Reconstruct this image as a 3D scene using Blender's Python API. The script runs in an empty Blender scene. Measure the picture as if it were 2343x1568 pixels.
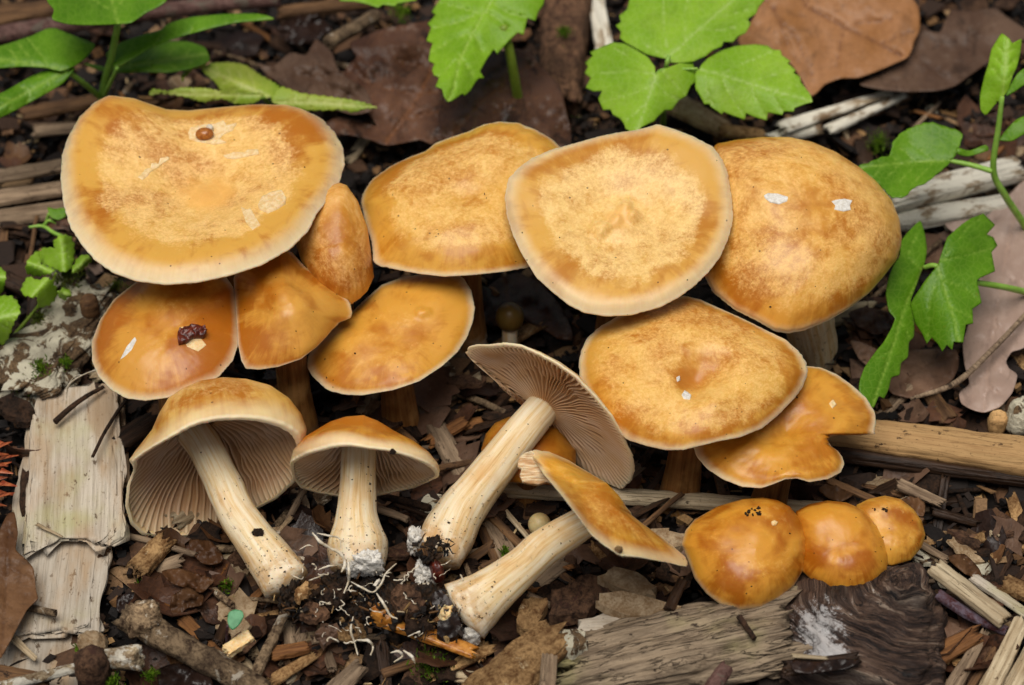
import bpy, math, random
import numpy as np
from mathutils import Vector, Matrix
from mathutils.geometry import delaunay_2d_cdt
from mathutils.bvhtree import BVHTree

# ------------------------------------------------------------------ camera, sky, sun, exposure
S = bpy.context.scene
COL = S.collection
W, H = 2342.0, 1568.0                      # pixel frame that all traced outlines use
ELEV = math.radians(45)
LENS, SENSOR, DIST = 60.0, 23.6, 0.745
TARGET = np.array([0.0, 0.0, 0.0])
FWD = np.array([0, math.cos(ELEV), -math.sin(ELEV)])
RIGHT = np.array([1.0, 0, 0])
UP = np.array([0, math.sin(ELEV), math.cos(ELEV)])
CAM = TARGET - FWD * DIST
KPX = SENSOR / LENS / W

cam = bpy.data.cameras.new('camera')
cam.lens = LENS; cam.sensor_width = SENSOR; cam.sensor_fit = 'HORIZONTAL'
cam.clip_start = 0.01; cam.clip_end = 100
cam.dof.use_dof = True; cam.dof.focus_distance = DIST - 0.062; cam.dof.aperture_fstop = 9
co = bpy.data.objects.new('camera', cam); COL.objects.link(co)
co.location = CAM; co.rotation_euler = (math.pi / 2 - ELEV, 0, 0)
S.camera = co

SUN_EL, SUN_AZ = math.radians(77), math.radians(-150)      # azimuth clockwise from +Y
wd = bpy.data.worlds.new('World'); S.world = wd; wd.use_nodes = True
wn = wd.node_tree; wn.nodes.clear()
sky = wn.nodes.new('ShaderNodeTexSky'); sky.sky_type = 'NISHITA'; sky.sun_disc = False
sky.sun_elevation = SUN_EL; sky.sun_rotation = SUN_AZ
sky.air_density = 1.0; sky.dust_density = 2.0
hs = wn.nodes.new('ShaderNodeHueSaturation'); hs.inputs['Saturation'].default_value = 0.35
bg = wn.nodes.new('ShaderNodeBackground'); bg.inputs['Strength'].default_value = 0.05
wo = wn.nodes.new('ShaderNodeOutputWorld')
wn.links.new(sky.outputs[0], hs.inputs['Color']); wn.links.new(hs.outputs[0], bg.inputs[0]); wn.links.new(bg.outputs[0], wo.inputs[0])
sl = bpy.data.lights.new('sun', 'SUN'); sl.energy = 3.0; sl.angle = math.radians(42); sl.color = (1.0, 0.95, 0.88)
so = bpy.data.objects.new('sun', sl); COL.objects.link(so)
sdir = Vector((math.sin(SUN_AZ) * math.cos(SUN_EL), math.cos(SUN_AZ) * math.cos(SUN_EL), math.sin(SUN_EL)))
so.rotation_euler = sdir.to_track_quat('Z', 'Y').to_euler(); so.location = (0, 0, 1)
S.view_settings.view_transform = 'Standard'; S.view_settings.look = 'None'
S.view_settings.gamma = 1.0; S.view_settings.exposure = 0.0; S.view_settings.use_curve_mapping = False
S.render.engine = 'CYCLES'
S.cycles.max_bounces = 6; S.cycles.diffuse_bounces = 3; S.cycles.glossy_bounces = 2
S.cycles.transmission_bounces = 3; S.cycles.use_denoising = True
S.cycles.sample_clamp_indirect = 6.0
S.cycles.use_adaptive_sampling = True; S.cycles.adaptive_threshold = 0.025

RNG = np.random.default_rng(11)
random.seed(5)

# ------------------------------------------------------------------ pixel <-> world
def ray(px, py):
    px = np.asarray(px, float); py = np.asarray(py, float)
    return RIGHT * ((px - W / 2) * KPX)[..., None] + UP * (-(py - H / 2) * KPX)[..., None] + FWD
def P(px, py, zmm):
    """point where the ray of a pixel meets height z (millimetres)"""
    d = ray(px, py); z = np.asarray(zmm, float) * 1e-3
    t = (z - CAM[2]) / d[..., 2]
    return CAM + d * t[..., None]
def proj(X):
    r = X - CAM; dep = r @ FWD
    return (r @ RIGHT) / dep / KPX + W / 2, H / 2 - (r @ UP) / dep / KPX, dep
def unproj(px, py, dep): return CAM + ray(px, py) * dep[..., None]
def px2m(p): return proj(np.asarray(p))[2] * KPX
ZO = {1: (0, 0), 2: (756.1, 0), 3: (1495.2, 0), 4: (0, 514.1), 5: (756.1, 514.1), 6: (1495.2, 514.1), 7: (0, 999.2), 8: (756.1, 999.2), 9: (1495.2, 999.2)}
def Z(k, *pts): return [(x / 2.757 + ZO[k][0], y / 2.757 + ZO[k][1]) for x, y in pts]

# ------------------------------------------------------------------ noise
def _hash(ix, iy, iz, seed):
    h = (ix.astype(np.int64) * 374761393 + iy.astype(np.int64) * 668265263 + iz.astype(np.int64) * 2147483647 + seed * 1274126177) & 0xFFFFFFFF
    h = ((h ^ (h >> 13)) * 1274126177) & 0xFFFFFFFF
    return ((h ^ (h >> 16)) & 0xFFFF) / 32767.5 - 1.0
def vnoise(p, seed=0):
    p = np.atleast_2d(p); i = np.floor(p).astype(np.int64); f = p - i; f = f * f * (3 - 2 * f)
    r = 0
    for dx in (0, 1):
        for dy in (0, 1):
            for dz in (0, 1):
                w = (f[:, 0] if dx else 1 - f[:, 0]) * (f[:, 1] if dy else 1 - f[:, 1]) * (f[:, 2] if dz else 1 - f[:, 2])
                r = r + w * _hash(i[:, 0] + dx, i[:, 1] + dy, i[:, 2] + dz, seed)
    return r
def fbm(p, o=4, seed=0):
    r, a, s = 0, 1.0, 0.0
    for k in range(o): r = r + a * vnoise(p * 2 ** k, seed + k); s += a; a *= .5
    return r / s

# ------------------------------------------------------------------ mesh objects
def wloc(o): return np.array(o.location) + (wloc(o.parent) if o.parent else 0)
def obj(name, verts, faces, mat, parent=None, smooth=True, attrs=None, org=None, tris=None):
    """one mesh object; verts in world metres, moved to local coordinates about org (or the parent's place)"""
    verts = np.asarray(verts, float)
    if parent is not None: org = wloc(parent)
    elif org is None: org = np.zeros(3)
    me = bpy.data.meshes.new(name)
    fl = []
    if faces is not None and len(faces): fl.append(np.asarray(faces, np.int32))
    if tris is not None and len(tris): fl.append(np.asarray(tris, np.int32))
    lv = verts - org
    me.vertices.add(len(lv)); me.vertices.foreach_set('co', lv.astype(np.float32).ravel())
    loops = np.concatenate([f.ravel() for f in fl]); sizes = np.concatenate([np.full(len(f), f.shape[1], np.int32) for f in fl])
    starts = np.concatenate([[0], np.cumsum(sizes)[:-1]]).astype(np.int32)
    me.loops.add(len(loops)); me.loops.foreach_set('vertex_index', loops)
    me.polygons.add(len(sizes)); me.polygons.foreach_set('loop_start', starts); me.polygons.foreach_set('loop_total', sizes)
    me.polygons.foreach_set('use_smooth', np.full(len(sizes), smooth))
    me.update(calc_edges=True); me.validate()
    for k, v in (attrs or {}).items():
        v = np.asarray(v, np.float32)
        if v.ndim == 1: a = me.attributes.new(k, 'FLOAT', 'POINT'); a.data.foreach_set('value', v)
        else: a = me.attributes.new(k, 'FLOAT_VECTOR', 'POINT'); a.data.foreach_set('vector', v.ravel())
    me.materials.append(mat)
    o = bpy.data.objects.new(name, me); COL.objects.link(o)
    if parent is not None: o.parent = parent
    else: o.location = org
    return o
def tag(o, label=None, cat=None, group=None, kind=None):
    if label: o['label'] = label
    if cat: o['category'] = cat
    if group: o['group'] = group
    if kind: o['kind'] = kind
    return o
def empty(name, loc, label, cat, group=None):
    e = bpy.data.objects.new(name, None); COL.objects.link(e); e.location = loc; e.empty_display_size = .01
    return tag(e, label, cat, group)
def gridfaces(nu, nv, wrap_v=False):
    i = np.arange(nu - 1)[:, None]; j = np.arange(nv if wrap_v else nv - 1)[None, :]; j2 = (j + 1) % nv
    return np.stack([(i * nv + j), ((i + 1) * nv + j), ((i + 1) * nv + j2), (i * nv + j2)], -1).reshape(-1, 4)
def catmull(pts, n):
    p = np.asarray(pts, float); m = len(p)
    q = np.vstack([2 * p[0] - p[1], p, 2 * p[-1] - p[-2]])
    t = np.linspace(0, m - 1, n); k = np.minimum(t.astype(int), m - 2); u = (t - k)[:, None]
    a, b, c, d = q[k], q[k + 1], q[k + 2], q[k + 3]
    return .5 * (2 * b + (c - a) * u + (2 * a - 5 * b + 4 * c - d) * u ** 2 + (3 * b - a - 3 * c + d) * u ** 3)

# ------------------------------------------------------------------ materials
def C(hexs):
    h = hexs.lstrip('#'); v = [int(h[i:i + 2], 16) / 255 for i in (0, 2, 4)]
    return tuple(x / 12.92 if x <= .04045 else ((x + .055) / 1.055) ** 2.4 for x in v) + (1.0,)
class NT:
    def __init__(s, name):
        s.mat = bpy.data.materials.new(name); s.mat.use_nodes = True; s.t = s.mat.node_tree; s.t.nodes.clear()
        s.out = s.t.nodes.new('ShaderNodeOutputMaterial')
    def new(s, typ, **kw):
        n = s.t.nodes.new('ShaderNode' + typ)
        for k, v in kw.items(): setattr(n, k, v)
        return n
    def put(s, sock, v):
        if hasattr(v, 'is_output'): s.t.links.new(v, sock)
        else: sock.default_value = v
    def attr(s, name, out='Fac'): n = s.new('Attribute', attribute_name=name); return n.outputs[out]
    def noise(s, vec, scale, detail=3, rough=.55, dist=0.0):
        n = s.new('TexNoise'); s.put(n.inputs['Vector'], vec); n.inputs['Scale'].default_value = scale
        n.inputs['Detail'].default_value = detail; n.inputs['Roughness'].default_value = rough; n.inputs['Distortion'].default_value = dist
        return n.outputs['Fac']
    def voro(s, vec, scale, feat='F1', out='Distance'):
        n = s.new('TexVoronoi', feature=feat); s.put(n.inputs['Vector'], vec); n.inputs['Scale'].default_value = scale; return n.outputs[out]
    def ramp(s, fac, stops):
        n = s.new('ValToRGB'); s.put(n.inputs[0], fac); e = n.color_ramp.elements
        while len(e) < len(stops): e.new(.5)
        for q, (p, c) in zip(e, stops): q.position = p; q.color = c if not isinstance(c, (int, float)) else (c, c, c, 1)
        return n.outputs[0]
    def mix(s, f, a, b, mode='MIX'):
        n = s.new('MixRGB', blend_type=mode); s.put(n.inputs[0], f); s.put(n.inputs[1], a); s.put(n.inputs[2], b); return n.outputs[0]
    def math(s, op, a, b=0.0, clamp=False):
        n = s.new('Math', operation=op); n.use_clamp = clamp; s.put(n.inputs[0], a); s.put(n.inputs[1], b); return n.outputs[0]
    def vmul(s, v, k): n = s.new('VectorMath', operation='MULTIPLY'); s.put(n.inputs[0], v); n.inputs[1].default_value = k; return n.outputs[0]
    def vadd(s, v, k): n = s.new('VectorMath', operation='ADD'); s.put(n.inputs[0], v); s.put(n.inputs[1], k); return n.outputs[0]
    def sm(s, v, a, b, lo=0.0, hi=1.0):
        n = s.new('MapRange', interpolation_type='SMOOTHSTEP'); s.put(n.inputs[0], v)
        for i, q in enumerate((a, b, lo, hi)): s.put(n.inputs[1 + i], q)
        return n.outputs[0]
    def rand(s): return s.new('ObjectInfo').outputs['Random']
    def bump(s, h, strength=.4, dist=.0005, normal=None):
        n = s.new('Bump'); n.inputs['Strength'].default_value = strength; n.inputs['Distance'].default_value = dist
        s.put(n.inputs['Height'], h)
        if normal is not None: s.put(n.inputs['Normal'], normal)
        return n.outputs[0]
    def bsdf(s, col, rough=.6, spec=.4, normal=None, sss=0.0, rad=(1, .5, .2), rscale=.001, transl=None, tcol=None, coat=0.0):
        b = s.new('BsdfPrincipled'); s.put(b.inputs['Base Color'], col); s.put(b.inputs['Roughness'], rough)
        s.put(b.inputs['Specular IOR Level'], spec)
        if sss: b.inputs['Subsurface Weight'].default_value = sss; b.inputs['Subsurface Radius'].default_value = rad; b.inputs['Subsurface Scale'].default_value = rscale
        if coat: s.put(b.inputs['Coat Weight'], coat); b.inputs['Coat Roughness'].default_value = .3
        if normal is not None: s.put(b.inputs['Normal'], normal)
        o = b.outputs[0]
        if transl:
            t = s.new('BsdfTranslucent'); s.put(t.inputs[0], s.mix(1.0, col, (1.35, 1.2, .8, 1), 'MULTIPLY'))
            if normal is not None: s.put(t.inputs['Normal'], normal)
            m = s.new('MixShader'); m.inputs[0].default_value = transl
            s.t.links.new(o, m.inputs[1]); s.t.links.new(t.outputs[0], m.inputs[2]); o = m.outputs[0]
        s.t.links.new(o, s.out.inputs['Surface']); return s.mat

def cap_mat(name, deep, mid, pale, rim, zone, rim0=.88, rim1=1.0, amount=.5, low=.05, seed=0.0, rough=.42, coat=.12, center=None):
    """zone: ramp over the radius that says where the pale felted patches are"""
    deep = (deep[0] * .84, deep[1] * .86, deep[2] * .7, 1); mid = (mid[0] * .97, mid[1] * 1.05, mid[2] * .9, 1)
    n = NT(name); tc = n.vadd(n.attr('tc', 'Vector'), (seed * 37.0, seed * 13.0, seed * 5.0)); pol = n.attr('pol', 'Vector'); rad = n.attr('rad')
    lo = n.noise(tc, low, 2, .5, .6); md = n.noise(tc, .22, 3, .55, .4); fine = n.noise(tc, 1.05, 4, .7, .5)
    streak = n.math('ADD', .5, n.math('MULTIPLY', n.math('SUBTRACT', n.noise(n.vmul(pol, (1, 1, .18)), .55, 4, .65), .5), n.sm(rad, .25, .75)))
    base = n.mix(n.sm(n.math('ADD', n.math('ADD', n.math('MULTIPLY', lo, .55), n.math('MULTIPLY', md, .25)), n.math('MULTIPLY', streak, .2)), .4, .57), deep, mid)
    wob = n.math('ADD', rad, n.math('MULTIPLY', n.math('SUBTRACT', n.noise(tc, .11, 2, .5), .5), .42))
    zn = n.ramp(wob, zone)
    g = n.math('ADD', n.math('ADD', n.math('MULTIPLY', fine, .55), n.math('MULTIPLY', md, .35)), n.math('MULTIPLY', streak, .22))
    thr = n.math('ADD', n.math('MULTIPLY', n.math('SUBTRACT', 1.0, zn), .34), .66 - amount * .25)
    pm = n.sm(g, n.math('SUBTRACT', thr, .17), n.math('ADD', thr, .18))
    gran = n.sm(n.noise(tc, 1.9, 3, .75, .3), .3, .6, .6, 1.0); pm = n.math('MULTIPLY', pm, gran)
    col = n.mix(n.math('MULTIPLY', pm, .95), base, pale)
    gray = n.sm(n.noise(tc, .13, 2, .5, 1.0), .6, .78); col = n.mix(n.math('MULTIPLY', gray, .35), col, C('b87c38'))
    if center is not None: col = n.mix(n.sm(wob, center[1], center[2], .8, 0.0), col, center[0])
    rm = n.sm(n.math('ADD', rad, n.math('MULTIPLY', n.math('SUBTRACT', md, .5), .05)), rim0, rim1)
    ed = n.sm(rad, .975, 1.0)
    rm = n.math('MULTIPLY', rm, n.sm(lo, .3, .55, .7, 1.0))
    rim_c = n.mix(n.sm(n.noise(n.vmul(pol, (1, 1, .05)), 1.6, 2, .5), .35, .65), rim, n.mix(.1, rim, C('c79a5c')))
    col = n.mix(n.math('MULTIPLY', rm, .72), col, rim_c); col = n.mix(n.math('MULTIPLY', ed, .5), col, C('f3e6c8'))
    spk = n.voro(tc, .16); spn = n.sm(spk, .035, .055, 1.0, 0.0); col = n.mix(n.math('MULTIPLY', spn, .75), col, C('4a2c12'))
    nb = n.bump(fine, .09, .0006); nb = n.bump(n.noise(n.vmul(pol, (1, 1, .06)), 2.2, 2, .5), n_ := .05, .0004, nb)
    ro = n.math('ADD', rough, n.math('MULTIPLY', pm, .08)); ro = n.math('ADD', ro, n.math('MULTIPLY', rm, .12))
    ct = n.math('MULTIPLY', n.sm(pm, 0, 1, 1.0, .35), coat + .05)
    return n.bsdf(col, ro, .34, nb, sss=.28, rad=(1, .5, .18), rscale=.0018, coat=ct)

DEEP, MIDC, PALE, RIM = C('c2731a'), C('d79436'), C('fad088'), C('f0e0ba')
def gill_mat():
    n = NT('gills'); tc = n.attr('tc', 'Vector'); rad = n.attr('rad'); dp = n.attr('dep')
    c = n.mix(n.sm(n.noise(tc, .12, 3), .35, .7), C('cfa67a'), C('d8b796'))
    c = n.mix(n.sm(rad, .3, .0), c, C('d59a55')); c = n.mix(n.sm(rad, .86, 1.0), c, C('ead3ac'))
    c = n.mix(n.sm(dp, .5, 1.0), n.mix(.45, c, C('9c6a3a')), c)  # valleys between the blades darkened in the colour, as shade would
    return n.bsdf(c, .6, .25, None, sss=.2, rad=(1, .6, .35), rscale=.0007)
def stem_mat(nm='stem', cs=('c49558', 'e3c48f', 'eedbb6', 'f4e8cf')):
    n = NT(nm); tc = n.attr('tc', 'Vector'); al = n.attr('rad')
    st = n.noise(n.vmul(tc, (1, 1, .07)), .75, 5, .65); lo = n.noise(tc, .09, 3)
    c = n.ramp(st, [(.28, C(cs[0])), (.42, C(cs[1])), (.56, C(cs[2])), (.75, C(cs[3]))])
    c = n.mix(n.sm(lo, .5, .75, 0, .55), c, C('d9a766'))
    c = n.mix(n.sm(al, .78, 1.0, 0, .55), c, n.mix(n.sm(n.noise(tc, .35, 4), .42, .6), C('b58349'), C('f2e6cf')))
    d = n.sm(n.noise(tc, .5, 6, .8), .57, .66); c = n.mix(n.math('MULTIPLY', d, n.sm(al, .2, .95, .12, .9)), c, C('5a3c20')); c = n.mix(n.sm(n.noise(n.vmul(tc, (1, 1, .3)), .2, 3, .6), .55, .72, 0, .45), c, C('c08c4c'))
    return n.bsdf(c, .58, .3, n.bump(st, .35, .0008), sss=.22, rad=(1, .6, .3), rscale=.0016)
def wood_mat(name, light, dark, spot=None, fungus=None, green=None, along=.05, sc=.55, spots=.62, rough=.75, bump=.6, contrast=(.3, .7), fung=(.52, .6), crack=1.0, patch=None):
    n = NT(name); tc = n.vadd(n.attr('tc', 'Vector'), n.vmul(n.new('ObjectInfo').outputs['Location'], (900, 700, 500)))
    st = n.vmul(tc, (along, 1, 1)); fi = n.noise(st, sc, 6, .72, .25); ff = n.noise(st, sc * 3.3, 3, .6); lo = n.noise(tc, .06, 3, .55)
    g = n.math('ADD', n.math('MULTIPLY', fi, .7), n.math('MULTIPLY', ff, .3))
    c = n.mix(n.sm(n.math('ADD', n.math('MULTIPLY', g, .75), n.math('MULTIPLY', lo, .25)), contrast[0], contrast[1]), dark, light)
    if green is not None: c = n.mix(n.sm(n.noise(tc, .045, 3), .5, .72, 0, .6), c, green)
    if spot is not None: c = n.mix(n.sm(n.noise(n.vmul(tc, (.55, 1, 1)), .4, 5, .7), spots, spots + .06, 0, .9), c, spot)
    if fungus is not None: c = n.mix(n.sm(n.noise(n.vmul(tc, (.5, 1, 1)), .16, 6, .7, .6), fung[0], fung[1], 0, .92), c, fungus)
    c = n.mix(1.0, c, n.ramp(n.rand(), [(0, .72), (1, 1.12)]), 'MULTIPLY')
    ck = n.noise(n.vmul(tc, (along * .6, 1, 1)), sc * .8, 4, .6, .1); cr = n.sm(n.math('ABSOLUTE', n.math('SUBTRACT', ck, .5)), .0, .016)
    if patch is not None: c = n.mix(n.sm(n.noise(n.vmul(tc, (.35, 1, 1)), .07, 4, .6), .45, .65, 0, .75), c, patch)
    c = n.mix(n.math('MULTIPLY', n.math('SUBTRACT', 1.0, cr), n.sm(lo, .4, .65, .1 * crack, .75 * crack)), c, n.mix(.6, dark, (.01, .006, .004, 1)))
    grit = n.noise(tc, 1.5, 3, .7); c = n.mix(n.sm(grit, .62, .7, 0, .65), c, n.mix(.7, dark, (.012, .008, .005, 1))); c = n.mix(n.sm(lo, .58, .72, 0, .45), c, n.mix(.5, dark, light))
    hgt = n.math('ADD', n.math('MULTIPLY', g, .7), n.math('MULTIPLY', cr, .3))
    return n.bsdf(c, rough, .25, n.bump(hgt, bump, .0014))
def bark_mat(name, light, dark, patch=None, pth=.55, rough=.8, sc=.35, bump=.8):
    n = NT(name); tc = n.vadd(n.attr('tc', 'Vector'), n.vmul(n.new('ObjectInfo').outputs['Location'], (900, 700, 500)))
    a = n.noise(tc, sc, 7, .7, .4); b = n.noise(tc, sc * 4, 4, .65)
    g = n.math('ADD', n.math('MULTIPLY', a, .65), n.math('MULTIPLY', b, .35))
    c = n.mix(n.sm(g, .36, .64), dark, light)
    if patch is not None: c = n.mix(n.sm(n.noise(tc, .14, 7, .68, .8), pth, pth + .05, 0, .95), c, patch)
    c = n.mix(1.0, c, n.ramp(n.rand(), [(0, .5), (1, 1.1)]), 'MULTIPLY')
    c = n.mix(n.sm(n.noise(tc, .09, 3, .6), .4, .7, .0, .5), c, n.mix(.5, dark, (.02, .014, .01, 1)))
    return n.bsdf(c, rough, .22, n.bump(g, bump, .002))
def leaf_mat(name, c1, c2, vein, under=None, transl=.35, rough=.45, spot=None, spec=.4, sth=.68, vs=.7, bump=.35, crumple=.25, dirt=0.0):
    n = NT(name); tc = n.vadd(n.attr('tc', 'Vector'), n.vmul(n.new('ObjectInfo').outputs['Location'], (500, 300, 700)))
    v = n.attr('vein'); net = n.voro(tc, .55, 'DISTANCE_TO_EDGE')
    c = n.mix(n.sm(n.noise(tc, .07, 4, .6), .35, .65), c1, c2)
    c = n.mix(n.sm(net, 0, .12, .16, 0), c, vein)
    if spot is not None: c = n.mix(n.sm(n.noise(tc, .2, 6, .7, .5), sth, sth + .07, 0, .85), c, spot)
    if dirt: c = n.mix(n.sm(n.noise(tc, .1, 7, .72, 1.0), .5, .66, 0, dirt), c, (.012, .008, .006, 1)); c = n.mix(n.sm(n.noise(n.vadd(tc, (40, 9, 0)), .16, 6, .7), .6, .7, 0, dirt * .6), c, n.mix(.5, c2, (.5, .4, .32, 1)))
    c = n.mix(n.math('MULTIPLY', v, vs), c, vein)
    if 'green' not in name: c = n.mix(1.0, c, n.ramp(n.rand(), [(0, .5), (1, 1.05)]), 'MULTIPLY')
    h = n.math('ADD', n.math('MULTIPLY', n.noise(tc, .6, 4, .6), crumple), n.sm(net, 0, .25, 0, .12))
    return n.bsdf(c, rough, spec, n.bump(h, bump, .0008), transl=transl)
def plain_mat(name, c1, c2, sc=.8, rough=.7, spec=.3, bump=.4, sss=0.0, transl=None):
    n = NT(name); tc = n.attr('tc', 'Vector'); a = n.noise(tc, sc, 5, .65)
    return n.bsdf(n.mix(n.sm(a, .35, .65), c1, c2), rough, spec, n.bump(a, bump, .0006), sss=sss, transl=transl)

M = {}
M['gill'] = gill_mat(); M['stem'] = stem_mat(); M['stem_brown_shaded'] = stem_mat('shaded_brown_stem', ('5c3a18', '7c5226', '946636', 'a87e4a'))  # older stems' brown, darkened further in the colour for shade under the caps
M['pale_wood'] = wood_mat('weathered_pale_wood', C('c9bead'), C('8d7c66'), C('5c4936'), green=C('a8a56c'), spots=.6, contrast=(.3, .6), crack=.35, patch=C('ab8d6a'), bump=.45)
M['grey_wood'] = wood_mat('grey_brown_wood', C('b39a7d'), C('4b3829'), C('2a1d14'), spots=.6)
M['split_wood'] = wood_mat('split_yellow_wood', C('d4c4a4'), C('856a48'), C('3e2a18'), spots=.64)
M['orange_wood'] = wood_mat('orange_stick_wood', C('cfa670'), C('9a6f42'), C('3a2414'), spots=.6, bump=.5, contrast=(.25, .6))
M['white_wood'] = wood_mat('fungus_white_wood', C('b7a487'), C('6a5138'), C('4b3420'), fungus=C('e2dccb'), spots=.62, fung=(.4, .52))
M['dark_wood'] = wood_mat('dark_wet_wood', C('4c3524'), C('120b07'), C('0c0805'), spots=.62, rough=.5)
M['brown_wood'] = wood_mat('brown_wood', C('8a6642'), C('33211a'), C('1a100b'), spots=.62)
M['red_wood'] = wood_mat('orange_rotten_wood', C('a3703f'), C('50301c'), C('24120a'), spots=.64)
M['log_wood'] = wood_mat('brown_grey_log', C('a8947a'), C('3c2d22'), C('2a1d15'), green=C('9a955f'), spots=.6, along=.09, sc=.42, bump=1.0, contrast=(.33, .66))
M['pink_bark'] = bark_mat('pinkish_bark', C('a67f74'), C('5a3a33'), C('8d8372'), .56, rough=.6, bump=.5)
M['twig_bark'] = bark_mat('pale_rough_twig', C('b79b78'), C('3d2a1c'), C('e0d3bd'), .6)
M['knob_bark'] = bark_mat('white_twig_bark', C('cbb795'), C('6b5237'), C('e9e2d0'), .5)
M['dark_bark'] = bark_mat('dark_bark', C('4d3626'), C('140d08'), None)
M['brown_bark'] = bark_mat('brown_bark', C('7d5c44'), C('2e1d14'), C('4f3329'), .58)
M['tan_bark'] = bark_mat('tan_crumbling_wood', C('cfa671'), C('6d4825'), C('e7cfa4'), .6)
M['lichen_bark'] = bark_mat('lichen_covered_bark', C('8a6f50'), C('33251a'), C('e4dcc2'), .47)
M['spotted_bark'] = bark_mat('pale_spotted_bark', C('c4ad8c'), C('8a6c4a'), C('33241a'), .62, bump=.5)
M['red_twig'] = bark_mat('reddish_twig', C('8f8291'), C('5c2a26'), C('b7aeb8'), .58, rough=.5)
M['green'] = leaf_mat('fresh_green_leaf', C('84b41e'), C('9cca2c'), C('bfdc66'), transl=.4, spot=C('9aa83c'), sth=.68)
M['green_pale'] = leaf_mat('bright_green_leaf', C('92c02c'), C('a8d03c'), C('c8e086'), transl=.4, spot=C('a9a64c'), sth=.68, dirt=.12)
M['green_dark'] = leaf_mat('shaded_green_leaf', C('5a8c10'), C('72a41c'), C('a2c44c'), transl=.36, spot=C('7a8f20'), sth=.66)  # darker leaf green: underside tone and shade put into the colour
M['green_yellow'] = leaf_mat('yellowing_green_leaf', C('8fae30'), C('aebc44'), C('ccd07c'), transl=.28, spot=C('8a6a3a'), sth=.66)
M['beech'] = leaf_mat('orange_brown_dead_leaf', C('a5703f'), C('b98458'), C('6a4028'), transl=.15, rough=.5, spot=C('5d4a3d'), sth=.62, vs=.85, dirt=.25, crumple=.5)
M['grey_leaf'] = leaf_mat('grey_brown_dead_leaf', C('6f5240'), C('8d6f5a'), C('5f4330'), transl=.12, rough=.48, spec=.25, spot=C('4b382f'), sth=.6, vs=.6, dirt=.5, crumple=.8)
M['oak_dark'] = leaf_mat('dark_brown_dead_leaf', C('452c20'), C('694a39'), C('86552f'), transl=.1, rough=.4, spec=.25, spot=C('8a5a2c'), sth=.66, vs=.6, dirt=.8, crumple=1.0)
M['oak_pink'] = leaf_mat('pinkish_grey_dead_leaf', C('a58b7c'), C('c1aa9c'), C('ab9080'), transl=.15, rough=.4, spot=C('6f574a'), sth=.68, vs=.7, dirt=.25, crumple=.5)
M['red_leaf'] = leaf_mat('reddish_brown_dead_leaf', C('5c3c24'), C('7d5a3c'), C('553823'), transl=.15, rough=.46, spec=.25, spot=C('4d3325'), sth=.62, vs=.7, dirt=.5, crumple=.7)
M['black_leaf'] = leaf_mat('blackish_dead_leaf', C('1e130e'), C('382720'), C('4d3528'), transl=.05, rough=.36, spec=.3, spot=C('160e0a'), sth=.6)
M['green_stalk'] = plain_mat('green_stalk', C('7da83a'), C('93bb50'), .3, .45, .4, .1, sss=.2)
M['olive_stalk'] = plain_mat('olive_stalk', C('6d8424'), C('849a35'), .3, .45, .4, .1, sss=.2)
M['mycelium'] = plain_mat('white_mycelium', C('e8e0cf'), C('b9a684'), .5, .8, .2, .3)
M['mould'] = plain_mat('white_mould', C('f6f2ea'), C('dcd5c8'), 1.2, .9, .1, 1.0)
M['flake'] = plain_mat('cream_flake', C('f0d6a6'), C('e4bd80'), .8, .5, .3, .3, sss=.2)
M['dirt'] = plain_mat('black_soil', C('35220f'), C('0e0905'), .8, .7, .3, 1.0)
M['shell'] = plain_mat('brown_snail_shell', C('8a4a1c'), C('b4702c'), .6, .25, .5, .1)
M['budscale'] = plain_mat('dark_red_bud_scale', C('3a140e'), C('6a2a1a'), .9, .3, .5, .4)
M['red_scale'] = plain_mat('red_orange_scales', C('7a2a16'), C('b0623a'), .5, .4, .4, .3)
M['moss'] = plain_mat('moss', C('41620f'), C('6f8c24'), .6, .6, .2, .1, transl=.2)
M['moss_dark'] = plain_mat('dark_moss', C('3c4d12'), C('6b7430'), .6, .7, .2, .1)
M['amber'] = plain_mat('amber_resin_wood', C('9a5a1a'), C('c98a3c'), .5, .3, .5, .5)

# ------------------------------------------------------------------ ground
def ground():
    core = np.arange(-.26, .2601, .0022)
    ext = np.array([.28, .31, .36, .45, .6, .9, 1.5, 3.0, 6.0, 12.0, 25.0])
    g = np.concatenate([-ext[::-1], core, ext])
    X, Y = np.meshgrid(g, g, indexing='ij')
    p = np.stack([X.ravel() * 45, Y.ravel() * 45, np.zeros(X.size)], -1)
    z = -.004 + .0032 * fbm(p, 5, 3) + .0012 * fbm(p * 6, 3, 9)
    v = np.stack([X.ravel(), Y.ravel(), z], -1)
    n = NT('soil'); tc = n.attr('tc', 'Vector')
    a = n.noise(tc, .35, 7, .7); b = n.noise(tc, 1.6, 4, .7); lo = n.noise(tc, .04, 3)
    c = n.mix(n.sm(a, .35, .7), C('080504'), C('1a110b')); c = n.mix(n.sm(b, .64, .74, 0, .6), c, C('4a3320')); c = n.mix(n.sm(lo, .5, .8, 0, .4), c, C('2a1a10'))
    m = n.bsdf(c, .8, .3, n.bump(n.math('ADD', a, n.math('MULTIPLY', b, .5)), 1.0, .002))
    o = obj('soil_ground', v, gridfaces(len(g), len(g)), m, attrs={'tc': v * 1000})
    tag(o, kind='structure')
ground()

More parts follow.
